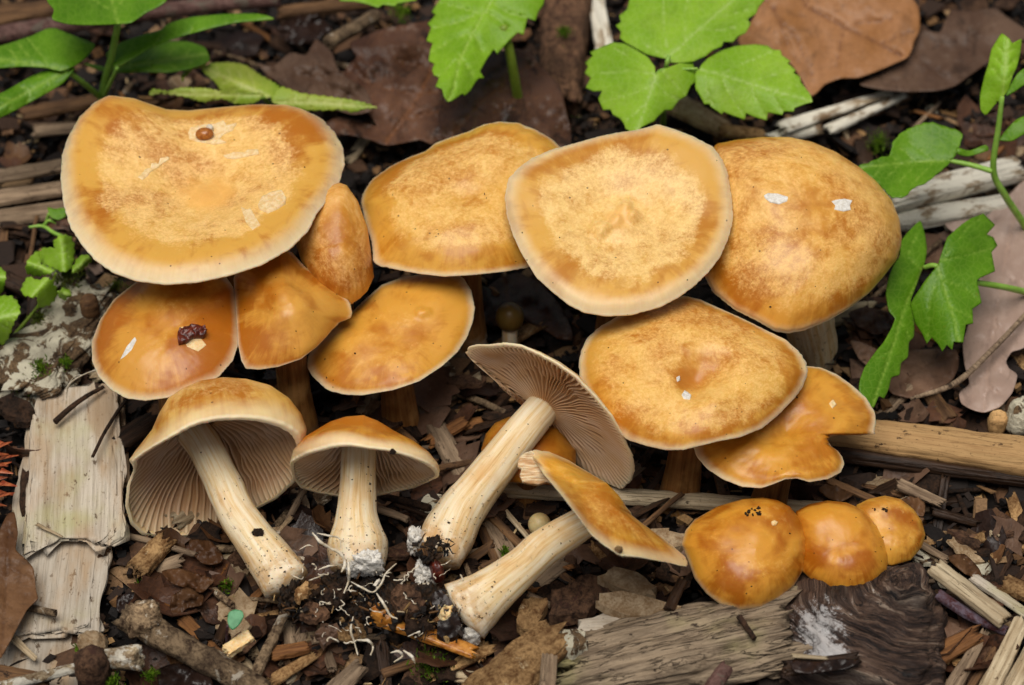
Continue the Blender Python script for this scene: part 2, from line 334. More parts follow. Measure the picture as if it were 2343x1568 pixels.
# ------------------------------------------------------------------ mushrooms
def nrm(v): v = np.asarray(v, float); return v / np.linalg.norm(v)
def facing(ix, iu, dot):
    l = math.hypot(ix, iu); k = math.sqrt(1 - dot * dot)
    return nrm(-FWD * dot + (RIGHT * ix / l + UP * iu / l) * k)
def outline_r(poly, cx, cy, ang):
    p = np.asarray(poly, float) - (cx, cy); q = np.roll(p, -1, 0); r = np.zeros(len(ang))
    d = np.stack([np.cos(ang), np.sin(ang)], -1)
    for a, b in zip(p, q):
        e = b - a; den = d[:, 0] * e[1] - d[:, 1] * e[0]
        den = np.where(np.abs(den) < 1e-9, 1e-9, den)
        t = (a[0] * e[1] - a[1] * e[0]) / den; u = (a[0] * d[:, 1] - a[1] * d[:, 0]) / den
        ok = (u >= -1e-6) & (u <= 1 + 1e-6) & (t > 0); r = np.where(ok, np.maximum(r, t), r)
    return r
NB = 240
def make_warp(ref, poly, cx, cy, wexp, shape, iters=4):
    """deforms a cap across the line of sight, at its own depth, until its outline is the traced one"""
    steps = []
    ang = (np.arange(NB) + .5) / NB * 2 * math.pi
    T = outline_r(poly, cx, cy, ang)
    z = T <= 0
    if z.any(): T[z] = np.interp(ang[z], ang[~z], T[~z], period=2 * math.pi)
    def apply(X, upto=None):
        x, y, d = proj(X)
        for Sr, f, fb in steps[:upto]:
            dx, dy = x - cx, y - cy; a = np.arctan2(dy, dx) % (2 * math.pi); r = np.hypot(dx, dy)
            s_ = np.interp(a, ang, Sr, period=2 * math.pi); f_ = np.interp(a, ang, f, period=2 * math.pi)
            xq = np.clip(r / s_, 0, 1.2)
            if wexp > 0: fb_ = np.interp(a, ang, fb, period=2 * math.pi); w3 = np.clip(xq, 0, 1) ** 1.5; f_ = fb_ * (1 - w3) + f_ * w3
            k = 1 + (f_ - 1) * xq ** wexp
            x, y = cx + dx * k, cy + dy * k
        return unproj(x, y, d)
    for it in range(iters):
        x, y, d = proj(apply(ref)); x, y = x.reshape(shape), y.reshape(shape)
        x = np.concatenate([x * (1 - t_) + np.roll(x, -1, 1) * t_ for t_ in (0, .2, .4, .6, .8)]).ravel(); y = np.concatenate([y * (1 - t_) + np.roll(y, -1, 1) * t_ for t_ in (0, .2, .4, .6, .8)]).ravel(); dx, dy = x - cx, y - cy
        b = ((np.arctan2(dy, dx) % (2 * math.pi)) / (2 * math.pi) * NB).astype(int) % NB
        Sr = np.zeros(NB); np.maximum.at(Sr, b, np.hypot(dx, dy)); z = Sr <= 0
        if z.any(): Sr[z] = np.interp(ang[z], ang[~z], Sr[~z], period=2 * math.pi)
        f = T / Sr; f = (np.roll(f, 1) + 2 * f + np.roll(f, -1)) / 4
        f = np.clip(f, .08, 3); kern = np.hanning(35)[1:-1]; kern /= kern.sum(); fb = np.convolve(np.concatenate([f[-16:], f, f[:16]]), kern, 'valid'); steps.append((Sr, f, fb))
    return apply

def tube(pts, rad, n=28, seed=0, ridge=.05, caps=True, lump=.0):
    """pts (k,3), rad (k,), resampled smooth tube with a closed rounded end"""
    k = len(pts); t = np.gradient(pts, axis=0); t /= np.linalg.norm(t, axis=1)[:, None]
    ref = np.array([0, 0, 1.0]) if abs(t[0][2]) < .9 else np.array([1.0, 0, 0])
    a = np.cross(t, ref); a /= np.linalg.norm(a, axis=1)[:, None]; b = np.cross(t, a)
    th = np.arange(n) / n * 2 * math.pi
    cs, sn = np.cos(th), np.sin(th)
    L = np.concatenate([[0], np.cumsum(np.linalg.norm(np.diff(pts, axis=0), axis=1))])
    rm = np.mean(rad)
    q = np.stack([np.tile(cs, k) * 2.2, np.tile(sn, k) * 2.2, np.repeat(L / rm * .25, n)], -1)
    dr = 1 + ridge * fbm(q * 1.6, 3, seed) + lump * fbm(np.stack([np.tile(cs, k), np.tile(sn, k), np.repeat(L / rm, n)], -1), 3, seed + 5)
    R = (rad[:, None] * dr.reshape(k, n))
    v = pts[:, None, :] + R[..., None] * (cs[None, :, None] * a[:, None, :] + sn[None, :, None] * b[:, None, :])
    tc = np.stack([np.tile(cs, (k, 1)) * rm, np.tile(sn, (k, 1)) * rm, np.repeat(L[:, None], n, 1)], -1) * 1000
    V = v.reshape(-1, 3); F = gridfaces(k, n, True); T = tc.reshape(-1, 3); al = np.repeat(L / L[-1], n)
    tr = []
    if caps:
        e0, e1 = len(V), len(V) + 1
        V = np.vstack([V, pts[0] - t[0] * rad[0] * .3, pts[-1] + t[-1] * rad[-1] * .3]); T = np.vstack([T, tc[0].mean(0), tc[-1].mean(0)]); al = np.append(al, [0, 1])
        i = np.arange(n); j = (i + 1) % n
        tr = np.vstack([np.stack([np.full(n, e0), i, j], -1), np.stack([np.full(n, e1), (k - 1) * n + j, (k - 1) * n + i], -1)])
    return V, F, tr, T, al

CAPS = {}
def mushroom(key, label, poly, sc, rc, z, R, n, prof, mat, stem=None, gills=(70, 4), wexp=.5, wave=0.0, waves=(), bump=.012, cone=0.0, seed=0, flesh=.86, srad=40, stem_to=None, gamp=.07, name='mushroom', group=None, warts=()):
    n = nrm(n); c = P(rc[0], rc[1], z); Rm = R * px2m(c)
    t1 = nrm(np.cross(np.array([0, 1.0, 0]), n)) if abs(n[1]) < .9 else nrm(np.cross(n, np.array([0, 0, 1.0])))
    t2 = np.cross(n, t1)
    nth, ns = 216, 46
    pr = catmull(prof, ns); pr[0, 0] = 0; rho, zz = np.maximum(pr[:, 0], 0), pr[:, 1]
    im = int(np.argmax(rho)); rho_e, z_e = rho[-1], zz[-1]
    u = np.concatenate([[0], np.cumsum(np.hypot(np.diff(rho), np.diff(zz)))]); u /= u[-1]
    # a lip that turns under the margin
    rho = np.concatenate([rho, [rho_e * 1.0, rho_e * .985, rho_e * .955]]); zz = np.concatenate([zz, [z_e - .012, z_e - .018, z_e - .014]]); u = np.concatenate([u, [1, 1, 1]])
    nr = len(rho)
    th = np.arange(nth) / nth * 2 * math.pi
    def rimw(t):
        w = np.zeros_like(t); 
        for (a0, wd_, am) in waves:
            d = (t - math.radians(a0) + math.pi) % (2 * math.pi) - math.pi; w = w + am * np.exp(-(d / math.radians(wd_)) ** 2)
        q = np.stack([np.cos(t) * 1.3, np.sin(t) * 1.3, np.full_like(t, seed * 3.1)], -1)
        return w + wave * fbm(q.reshape(-1, 3), 2, seed).reshape(t.shape)
    def place(r, h, t, s):
        ph = h + rimw(t) * np.clip(r, 0, 1) ** 2.2
        return c + Rm * (r[..., None] * (np.cos(t)[..., None] * t1 + np.sin(t)[..., None] * t2) + ph[..., None] * n)
    RR = np.repeat(rho[:, None], nth, 1); HH = np.repeat(zz[:, None], nth, 1); TT = np.repeat(th[None], nr, 0)
    q = np.stack([RR * np.cos(TT) * 2.2, RR * np.sin(TT) * 2.2, np.full_like(RR, seed * 7.7)], -1).reshape(-1, 3)
    fade = np.repeat(np.clip(1.25 - u ** 6, .2, 1)[:, None], nth, 1)
    HH = HH + bump * (fbm(q, 2, seed).reshape(RR.shape) * 1.6 + .5 * fbm(q * 2.5, 3, seed + 3).reshape(RR.shape)) * fade
    tooth = 1 + .006 * vnoise(np.stack([th * 45, th * 0, th * 0 + seed], -1), 3)
    RR = RR * np.where(np.repeat(u[:, None], nth, 1) > .98, tooth[None, :], 1)
    top = place(RR, HH, TT, u).reshape(-1, 3)
    warp = make_warp(top, poly, sc[0], sc[1], wexp, (nr, nth))
    tc = np.stack([RR * np.cos(TT), RR * np.sin(TT), HH], -1).reshape(-1, 3) * Rm * 1000
    pol = np.stack([np.cos(TT) * 22, np.sin(TT) * 22, RR * Rm * 1000], -1).reshape(-1, 3)
    rad = np.repeat(u[:, None], nth, 1).ravel()
    V = warp(top)
    for wx, wy, wr, wh in warts:
        x_, y_, d_ = proj(V); V = V + n * (wh * 1e-3 * np.exp(-(((x_ - wx) ** 2 + (y_ - wy) ** 2) / wr ** 2) ** 1.5) * (rad < .6))[:, None]
    # stem
    if stem is None:
        b = c + np.array([(stem_to or (0, 0))[0] * 1e-3, (stem_to or (0, 0))[1] * 1e-3, 0]); b[2] = -.003
        p0 = c - n * Rm * .06; ctl = np.array([p0, p0 * .66 + b * .34 - n * .002, p0 * .3 + b * .7, b]); r0 = srad * px2m(c) * np.array([.92, .95, 1.05, 1.35])
    else:
        ctl = np.array([P(a, b_, c_) for a, b_, c_, d in stem]); r0 = np.array([d * px2m(p) for (a, b_, c_, d), p in zip(stem, ctl)])
        b = ctl[-1]
    cr = catmull(np.column_stack([ctl, r0]), 46)
    root = empty(name, b, label, 'mushroom', group)
    sV, sF, sT, sTC, sA = tube(cr[:, :3], cr[:, 3], 40, seed, .035, True, .05)
    stem_o = obj('stem', sV, sF, M['stem' if stem is not None else 'stem_brown_shaded'], root, attrs={'tc': sTC + seed * 31, 'rad': sA}, tris=sT)
    cap_o = obj('cap', V, gridfaces(nr, nth, True), mat, root, attrs={'tc': tc, 'pol': pol, 'rad': rad})
    # gills: one pleated sheet of blades under the cap
    ng, k = gills; m = ng * k; nrow = 26 if k >= 6 else 14
    x = np.linspace(.985, .12, nrow); tg = np.arange(m) / m * 2 * math.pi
    pat = {4: [0, 1, 1, 0], 6: [0, 0, .35, 1, 1, .35]}[k]
    pl = np.tile(np.array(pat, float), ng); short = np.repeat(np.arange(ng) % 2, k)
    zt = np.interp(x * rho[:im + 1].max(), rho[:im + 1], zz[:im + 1])
    zu = z_e + (zt - z_e) * flesh - .045 * (1 - x) ** .5 - .014 - cone * (1 - x) ** 2
    win = np.clip((1 - x) / .12, 0, 1) ** .7 * np.clip(x / .5, .4, 1)
    X2 = np.repeat(x[:, None], m, 1); sh = np.where(short[None] > 0, np.clip((X2 - .42 - .15 * vnoise(np.stack([np.arange(m) // k, np.zeros(m), np.zeros(m)], -1), seed)[None]) / .14, 0, 1), 1)
    depth = gamp * win[:, None] * pl[None] * sh
    wob = .9 * (2 * math.pi / ng) * fbm(np.stack([X2 * 5, np.repeat(tg[None] * 3.0, nrow, 0), np.zeros_like(X2)], -1).reshape(-1, 3), 2, seed + 2).reshape(X2.shape)
    T2 = np.repeat(tg[None], nrow, 0) + wob
    G = place(X2 * rho_e, np.repeat(zu[:, None], m, 1) - depth, T2, X2).reshape(-1, 3)
    gt = np.stack([X2 * np.cos(T2), X2 * np.sin(T2), depth], -1).reshape(-1, 3) * Rm * 1000
    G = warp(G)
    for wx, wy, wr, wh in warts:
        if wh < 0: x_, y_, d_ = proj(G); G = G + n * (wh * 1e-3 * np.exp(-(((x_ - wx) ** 2 + (y_ - wy) ** 2) / (wr * 1.15) ** 2) ** 1.5))[:, None]
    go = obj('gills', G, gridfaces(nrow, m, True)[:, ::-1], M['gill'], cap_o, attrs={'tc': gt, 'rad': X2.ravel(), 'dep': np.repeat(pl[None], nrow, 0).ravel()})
    tag(go, kind='stuff')
    CAPS[key] = dict(root=root, cap=cap_o, stem=stem_o, V=V, F=gridfaces(nr, nth, True), SV=sV, SF=sF)
    return root
def bvh(V, F): return BVHTree.FromPolygons([tuple(p) for p in V], [tuple(int(i) for i in f) for f in F])
def hit(key, px, py, part='cap'):
    d = CAPS[key]; kk = 'b' + part
    if kk not in d: d[kk] = bvh(d['V'] if part == 'cap' else d['SV'], d['F'] if part == 'cap' else d['SF'])
    r = ray(px, py); loc, nor, _, _ = d[kk].ray_cast(Vector(CAM), Vector(nrm(r)))
    if loc is None: return None, None
    loc, nor = np.array(loc), np.array(nor)
    if nor @ r > 0: nor = -nor
    return loc, nor

Z3 = [(0, .95), (.25, .9), (.5, .85), (.66, .75), (.78, .1)]
FELT = [(0, .75), (.2, .95), (.62, 1.0), (.74, .2), (1, 0)]
HALF = [(0, .35), (.35, .8), (.7, .7), (.88, .15), (1, 0)]
LITTLE = [(0, .3), (.3, .55), (.6, .35), (.85, .1), (1, 0)]
m1 = cap_mat('cap_big_left', DEEP, C('dca04a'), PALE, RIM, FELT, .8, .985, .56, seed=1.0, center=(C('eeb560'), .05, .22))
m2 = cap_mat('cap_under_big', C('bd6c17'), C('d6923a'), C('ecbd70'), RIM, LITTLE, .86, 1.0, .35, seed=2.0, rough=.4, coat=.25)
m3 = cap_mat('cap_tent', C('bf6f18'), C('dc9a44'), C('edc078'), RIM, LITTLE, .9, 1.02, .3, seed=3.0, rough=.4, coat=.25)
m4 = cap_mat('cap_behind', C('bb6c18'), C('d8933c'), C('eec07a'), RIM, HALF, .93, 1.03, .5, seed=4.0)
m5 = cap_mat('cap_oval', C('c97a1c'), C('dd9a40'), C('f0c47a'), RIM, LITTLE, .87, 1.0, .45, seed=5.0)
m6 = cap_mat('cap_back_middle', C('cc801f'), C('dfa045'), C('f5ca7c'), RIM, FELT, .9, 1.02, .52, seed=6.0)
m7 = cap_mat('cap_centre_right', C('cc8530'), C('dda250'), C('f8d48e'), RIM, FELT, .8, .975, .66, seed=7.0, center=(C('f0be70'), .03, .14))
m8 = cap_mat('cap_far_right', C('c4761c'), C('dd9b42'), C('f5c87a'), RIM, HALF, .9, 1.02, .75, seed=8.0, rough=.38, coat=.22)
m9 = cap_mat('cap_dented', C('cb7d20'), C('dfa047'), C('f5ca7c'), RIM, HALF, .88, 1.0, .75, seed=9.0, center=(C('bd7a2c'), .06, .2))
m10 = cap_mat('cap_notched', C('c57718'), C('da963a'), C('ecbf74'), RIM, LITTLE, .88, 1.0, .3, seed=10.0, rough=.38, coat=.28)
m11 = cap_mat('cap_picked_left', C('c67a24'), C('dea858'), C('efc583'), C('f0d9a8'), HALF, .78, .98, .5, seed=11.0)
m12 = cap_mat('cap_picked_small', C('c9761a'), C('dd9a3e'), C('ecbd70'), C('f2ddb0'), LITTLE, .74, .96, .2, seed=12.0)
m13 = cap_mat('cap_picked_gills', C('c97a20'), C('dda04a'), C('ecbd70'), C('f0dcb0'), LITTLE, .7, .95, .3, seed=13.0)
m14 = cap_mat('cap_picked_profile', C('cb7a1a'), C('dd9936'), C('f0c36c'), C('f4e2b4'), HALF, .7, .95, .42, seed=14.0)
m15 = cap_mat('cap_young', C('b7670e'), C('d99234'), C('f0c272'), RIM, LITTLE, .78, .95, .42, seed=15.5, rough=.4, coat=.22, low=.075)
m16 = cap_mat('cap_young_b', C('b5640e'), C('d78f32'), C('edbd6c'), RIM, LITTLE, .88, 1.02, .36, seed=16.3, rough=.4, coat=.25, low=.085)
m17 = cap_mat('cap_young_c', C('b0620e'), C('dc9a3e'), C('f0c47a'), RIM, LITTLE, .9, 1.03, .4, seed=17.7, rough=.4, coat=.22, low=.095)
m18 = cap_mat('cap_dark_small', C('a85a10'), C('c07a28'), C('d09a4c'), RIM, LITTLE, .95, 1.05, .1, seed=18.0, rough=.32, coat=.3)

mushroom('m1', 'largest heart-shaped tan cap with cream edge, holding a tiny snail shell',
  [(250,217),(218,232),(181,268),(156,312),(141,355),(138,410),(145,471),(160,522),(189,566),(218,599),(261,628),(312,646),(381,654),(453,648),(526,632),(598,609),(664,572),(706,530),(724,493),(747,464),(776,424),(790,377),(785,337),(765,301),(733,268),(689,247),(653,238),(580,238),(508,245),(435,253),(384,250),(348,238),(308,223)],
  (465,440), (465,440), 56, 325, (0, .02, 1), [(0,.0),(.2,-.02),(.45,.045),(.7,.075),(.88,.05),(1,-.03)], m1, waves=[(95, 38, -.1), (200, 50, .05), (-10, 40, .04)], wave=.03, seed=1, stem_to=(4, 6), srad=44)
mushroom('m2', 'orange-brown domed cap carrying a dark bud scale, tucked under the largest cap',
  [(305,650),(261,684),(228,732),(209,782),(210,826),(225,862),(254,893),(290,913),(334,918),(384,911),(435,891),(500,864),(533,826),(545,790),(546,732),(535,660),(500,605),(430,590),(350,612)],
  (385,760), (382,778), 39, 172, (-.08, -.12, 1), [(0,.26),(.3,.245),(.6,.17),(.85,.05),(1,-.07)], m2, wave=.03, seed=2, bump=.02)
mushroom('m3', 'tent-shaped orange cap with a torn crimped edge, beside the largest cap',
  [(667,576),(700,612),(743,645),(780,670),(801,692),(806,715),(803,728),(790,735),(778,738),(768,748),(758,757),(747,771),(738,780),(726,793),(689,822),(638,840),(595,847),(562,845),(551,826),(544,790),(540,717),(533,641),(545,590),(590,560),(640,558)],
  (655,710), (662,752), 40, 140, (.1, -.12, 1), [(0,.66),(.2,.6),(.45,.42),(.75,.18),(1,-.05)], m3, waves=[(-100, 40, -.08)], wave=.03, seed=3, bump=.02, wexp=1.6)
mushroom('m4', 'smooth egg-shaped brown-orange cap wedged behind the tent-shaped cap',
  [(794,424),(819,460),(841,522),(845,554),(852,594),(856,634),(841,666),(823,684),(803,697),(770,690),(730,650),(690,600),(670,540),(690,480),(740,430),(775,418)],
  (768,560), (770,615), 40, 112, (.2, -.2, 1), [(0,.95),(.3,.9),(.6,.7),(.85,.38),(1,.05),(.97,-.06)], m4, seed=4, bump=.03)
mushroom('m5', 'oval orange cap with a small wart, tilted toward the picked mushrooms',
  [(1059,635),(1079,666),(1087,706),(1082,739),(1068,775),(1046,808),(1010,840),(959,873),(901,893),(829,906),(792,905),(756,897),(743,889),(714,862),(702,840),(703,815),(722,785),(755,750),(806,713),(836,684),(872,652),(919,634),(980,624),(1030,625)],
  (895,770), (895,785), 31, 202, (-.06, -.2, 1), [(0,.19),(.25,.2),(.5,.165),(.8,.07),(1,-.04)], m5, wave=.03, seed=5, stem_to=(2, -2), warts=[(962, 717, 12, 1.0), (978, 716, 9, .8)])
mushroom('m6', 'ochre humped cap with straight lower edge, rising before the dead oak leaf',
  [(825,464),(829,442),(850,410),(894,379),(937,359),(974,346),(995,328),(1032,314),(1071,301),(1104,285),(1140,278),(1184,281),(1227,297),(1264,319),(1290,345),(1310,400),(1308,460),(1285,530),(1245,590),(1207,614),(1155,623),(1082,630),(1017,634),(959,628),(908,619),(865,610),(852,597),(850,561),(847,544),(834,508)],
  (1060,465), (1062,510), 44, 232, (0, -.06, 1), [(0,.33),(.2,.36),(.45,.32),(.75,.16),(1,-.06)], m6, waves=[(70, 30, .1), (140, 25, -.06)], seed=6, bump=.02)
mushroom('m7', 'round pale tan cap with raised cream rim and bubbly warts at centre',
  [(1503,284),(1455,297),(1410,304),(1372,312),(1314,328),(1264,341),(1220,359),(1188,381),(1162,410),(1154,453),(1159,497),(1173,540),(1191,579),(1227,637),(1264,670),(1300,699),(1336,717),(1387,725),(1445,722),(1510,704),(1552,682),(1589,655),(1622,623),(1647,590),(1665,550),(1675,514),(1677,495),(1674,453),(1665,395),(1651,363),(1629,334),(1586,312),(1539,294)],
  (1415,505), (1415,508), 57, 262, (0, -.2, 1), [(0,.03),(.12,.02),(.28,-.02),(.52,.05),(.76,.07),(.92,.05),(1,-.02)], m7, wave=.025, seed=7, stem_to=(0, 8), warts=[(1369, 528, 18, 2.0), (1409, 508, 13, 1.4), (1429, 483, 20, 1.2), (1450, 497, 13, 1.5), (1434, 468, 12, .9), (1390, 520, 12, 1.0), (1372, 540, 9, 1.2)])
mushroom('m8', 'large glossy domed cap with white flakes, beside white rotten sticks',
  [(1640,328),(1684,319),(1749,313),(1807,314),(1858,325),(1912,348),(1963,381),(2003,413),(2039,457),(2057,500),(2063,544),(2061,565),(2050,597),(2021,634),(1985,674),(1937,710),(1894,735),(1840,757),(1803,764),(1771,759),(1731,735),(1680,710),(1630,670),(1595,600),(1580,520),(1590,430),(1612,360)],
  (1830,540), (1838,590), 42, 240, (.16, -.14, 1), [(0,.55),(.3,.52),(.6,.38),(.85,.17),(.98,-.02),(.99,-.1)], m8, seed=8, bump=.02, wave=.03, stem=[(1832, 600, 44, 56), (1840, 690, 25, 58), (1858, 770, 8, 56), (1862, 830, -4, 52)])
mushroom('m9', 'broad domed cap with a sunken brown centre, leaning over the notched cap',
  [(1568,677),(1604,686),(1647,706),(1698,728),(1749,753),(1796,775),(1829,804),(1845,830),(1848,855),(1836,888),(1814,917),(1778,953),(1742,982),(1691,1002),(1640,1011),(1604,1020),(1565,1030),(1525,1031),(1481,1022),(1438,1009),(1385,970),(1345,915),(1326,865),(1323,833),(1329,801),(1343,772),(1372,746),(1409,725),(1460,700),(1520,680)],
  (1585,855), (1585,888), 38, 265, (-.04, -.14, 1), [(0,.25),(.12,.255),(.26,.28),(.5,.26),(.78,.13),(1,-.06)], m9, seed=9, wave=.035, bump=.022, stem_to=(-2, -4), warts=[(1618, 852, 50, -2.6), (1578, 884, 32, -1.6), (1650, 838, 28, -1.0), (1640, 905, 30, .8)])
mushroom('m10', 'glossy orange cap with a bitten notch in its edge, by the orange stick',
  [(1843,837),(1876,840),(1912,855),(1948,880),(1981,909),(2001,942),(2004,967),(1999,993),(1985,1002),(1952,999),(1923,996),(1905,998),(1893,1004),(1897,1015),(1901,1022),(1916,1029),(1928,1046),(1932,1061),(1923,1082),(1894,1097),(1850,1104),(1821,1095),(1796,1097),(1771,1108),(1742,1118),(1698,1115),(1655,1099),(1618,1075),(1593,1046),(1585,1020),(1620,970),(1690,920),(1760,870),(1800,845)],
  (1795,985), (1795,1002), 27, 205, (.06, -.14, 1), [(0,.14),(.25,.2),(.5,.2),(.8,.1),(1,-.05)], m10, seed=10, wave=.03, bump=.03, wexp=.95, stem_to=(-4, -4), waves=[(-60, 25, .06)])
DOME = [(0,.7),(.3,.66),(.6,.53),(.85,.28),(1,.02),(.985,-.1),(.95,-.16)]
mushroom('m15', 'largest of three round young orange caps beside the gnarled log',
  [(1745,1138),(1698,1142),(1640,1159),(1589,1188),(1568,1213),(1558,1246),(1573,1282),(1589,1325),(1615,1358),(1647,1384),(1694,1397),(1742,1390),(1778,1373),(1814,1344),(1836,1307),(1847,1264),(1847,1231),(1832,1191),(1807,1159),(1778,1144)],
  (1705,1268), (1708,1305), 12, 142, (.1, -.22, 1), DOME, m15, seed=15, bump=.022, srad=50)
mushroom('m16', 'middle of three round young orange caps, resting on the gnarled log',
  [(1820,1170),(1851,1153),(1894,1145),(1937,1150),(1974,1166),(2006,1202),(2028,1235),(2035,1268),(2028,1304),(2003,1336),(1967,1355),(1930,1357),(1894,1351),(1858,1329),(1836,1309),(1815,1270),(1808,1220)],
  (1925,1250), (1925,1282), 11, 113, (.02, -.16, 1), DOME, m16, seed=16, bump=.024, srad=36)
mushroom('m17', 'smallest of three round young orange caps, at the end of the row',
  [(1959,1155),(1988,1141),(2025,1134),(2061,1142),(2090,1166),(2108,1191),(2117,1224),(2108,1253),(2083,1282),(2039,1296),(1995,1285),(1960,1240),(1950,1190)],
  (2035,1215), (2035,1240), 10, 82, (.12, -.1, 1), DOME, m17, seed=17, bump=.026, srad=28)
mushroom('m18', 'small dark orange cap hidden behind a picked stem',
  [(1100,1029),(1111,993),(1133,967),(1166,953),(1220,950),(1280,975),(1318,1030),(1318,1070),(1290,1100),(1256,1111),(1209,1108),(1166,1104),(1135,1095),(1110,1070)],
  (1208,1035), (1208,1060), 13, 105, (0, -.1, 1), DOME, m18, seed=18, srad=30)
# picked ones lying in front
mushroom('m11', 'picked mushroom with deep bell cap showing brown gills, stem lying toward the soil clump',
  [(384,911),(413,891),(457,871),(508,863),(562,866),(616,880),(660,909),(689,946),(703,985),(695,1030),(684,1080),(671,1108),(631,1144),(587,1166),(515,1202),(435,1229),(392,1235),(326,1227),(297,1199),(285,1155),(290,1108),(305,1072),(294,1053),(308,1032),(348,982),(363,946)],
  (485,1050), (480,1085), 25, 207, facing(-.16, 1, -.56), [(0,.93),(.3,.89),(.6,.72),(.85,.42),(.97,.14),(1,.02)], m11, gills=(84, 6), seed=21, bump=.015, flesh=.82, wave=.05, waves=[(180, 14, .1)],
  stem=[(440, 985, 25, 40), (470, 1026, 24, 40), (508, 1100, 21, 42), (540, 1173, 18.5, 44), (580, 1231, 16, 47), (624, 1289, 13.5, 54), (655, 1335, 12, 57)], gamp=.085)
mushroom('m12', 'small picked mushroom with bonnet cap, white mould at its upright stem base',
  [(756,964),(792,953),(832,950),(865,963),(901,985),(945,1007),(981,1033),(1003,1061),(1006,1075),(1003,1093),(981,1104),(945,1119),(901,1128),(868,1135),(820,1140),(769,1137),(725,1130),(689,1119),(671,1097),(662,1061),(671,1028),(696,999),(711,990)],
  (832,1052), (834,1082), 25.5, 168, facing(.05, 1, -.3), [(0,.72),(.25,.66),(.55,.44),(.8,.26),(.96,.1),(1,.0)], m12, gills=(70, 6), seed=22, bump=.015, flesh=.8, wave=.04, waves=[(-90, 60, .1)],
  stem=[(824, 1015, 27, 38), (821, 1045, 25, 40), (818, 1126, 20, 43), (816, 1188, 16, 51), (817, 1245, 12.5, 70), (819, 1298, 10, 62)], gamp=.07)
mushroom('m13', 'picked mushroom with flat cap turned to show fine pinkish gills, long curved stem',
  [(1064,815),(1071,793),(1093,786),(1119,787),(1155,783),(1191,787),(1235,804),(1282,829),(1322,858),(1365,902),(1402,949),(1430,1000),(1449,1040),(1454,1072),(1445,1101),(1420,1122),(1372,1101),(1322,1068),(1282,1021),(1262,988),(1235,962),(1195,930),(1148,891),(1104,848),(1075,826)],
  (1236,943), (1238,945), 28, 235, facing(.58, .81, -.45), [(0,.26),(.3,.25),(.6,.2),(.85,.11),(1,.02)], m13, gills=(110, 6), seed=23, bump=.01, cone=.16, wexp=0.0, flesh=.9, gamp=.05,
  stem=[(1247, 925, 28, 38), (1227, 951, 27.5, 40), (1180, 1008, 24, 43), (1106, 1103, 18.5, 48), (1053, 1172, 14, 56), (1024, 1226, 11, 62), (1003, 1280, 9, 52)])
mushroom('m14', 'picked mushroom seen in profile with flared cap touching the young orange cap',
  [(1209,1037),(1221,1028),(1256,1033),(1300,1053),(1343,1079),(1387,1104),(1416,1133),(1438,1166),(1467,1195),(1510,1224),(1546,1249),(1568,1271),(1576,1290),(1570,1300),(1517,1289),(1463,1278),(1416,1273),(1380,1249),(1351,1224),(1324,1186),(1288,1138),(1262,1108),(1244,1087),(1226,1062),(1212,1046)],
  (1322,1110), (1372,1190), 32, 222, facing(.5, .87, .27), [(0,.3),(.25,.27),(.5,.17),(.8,.07),(1,.0)], m14, gills=(90, 6), seed=24, bump=.012, wexp=.3, flesh=.85,
  stem=[(1352, 1182, 31, 36), (1329, 1199, 29.5, 38), (1246, 1252, 23, 43), (1191, 1300, 18.5, 45), (1122, 1355, 13.5, 56), (1062, 1400, 10.5, 76)])

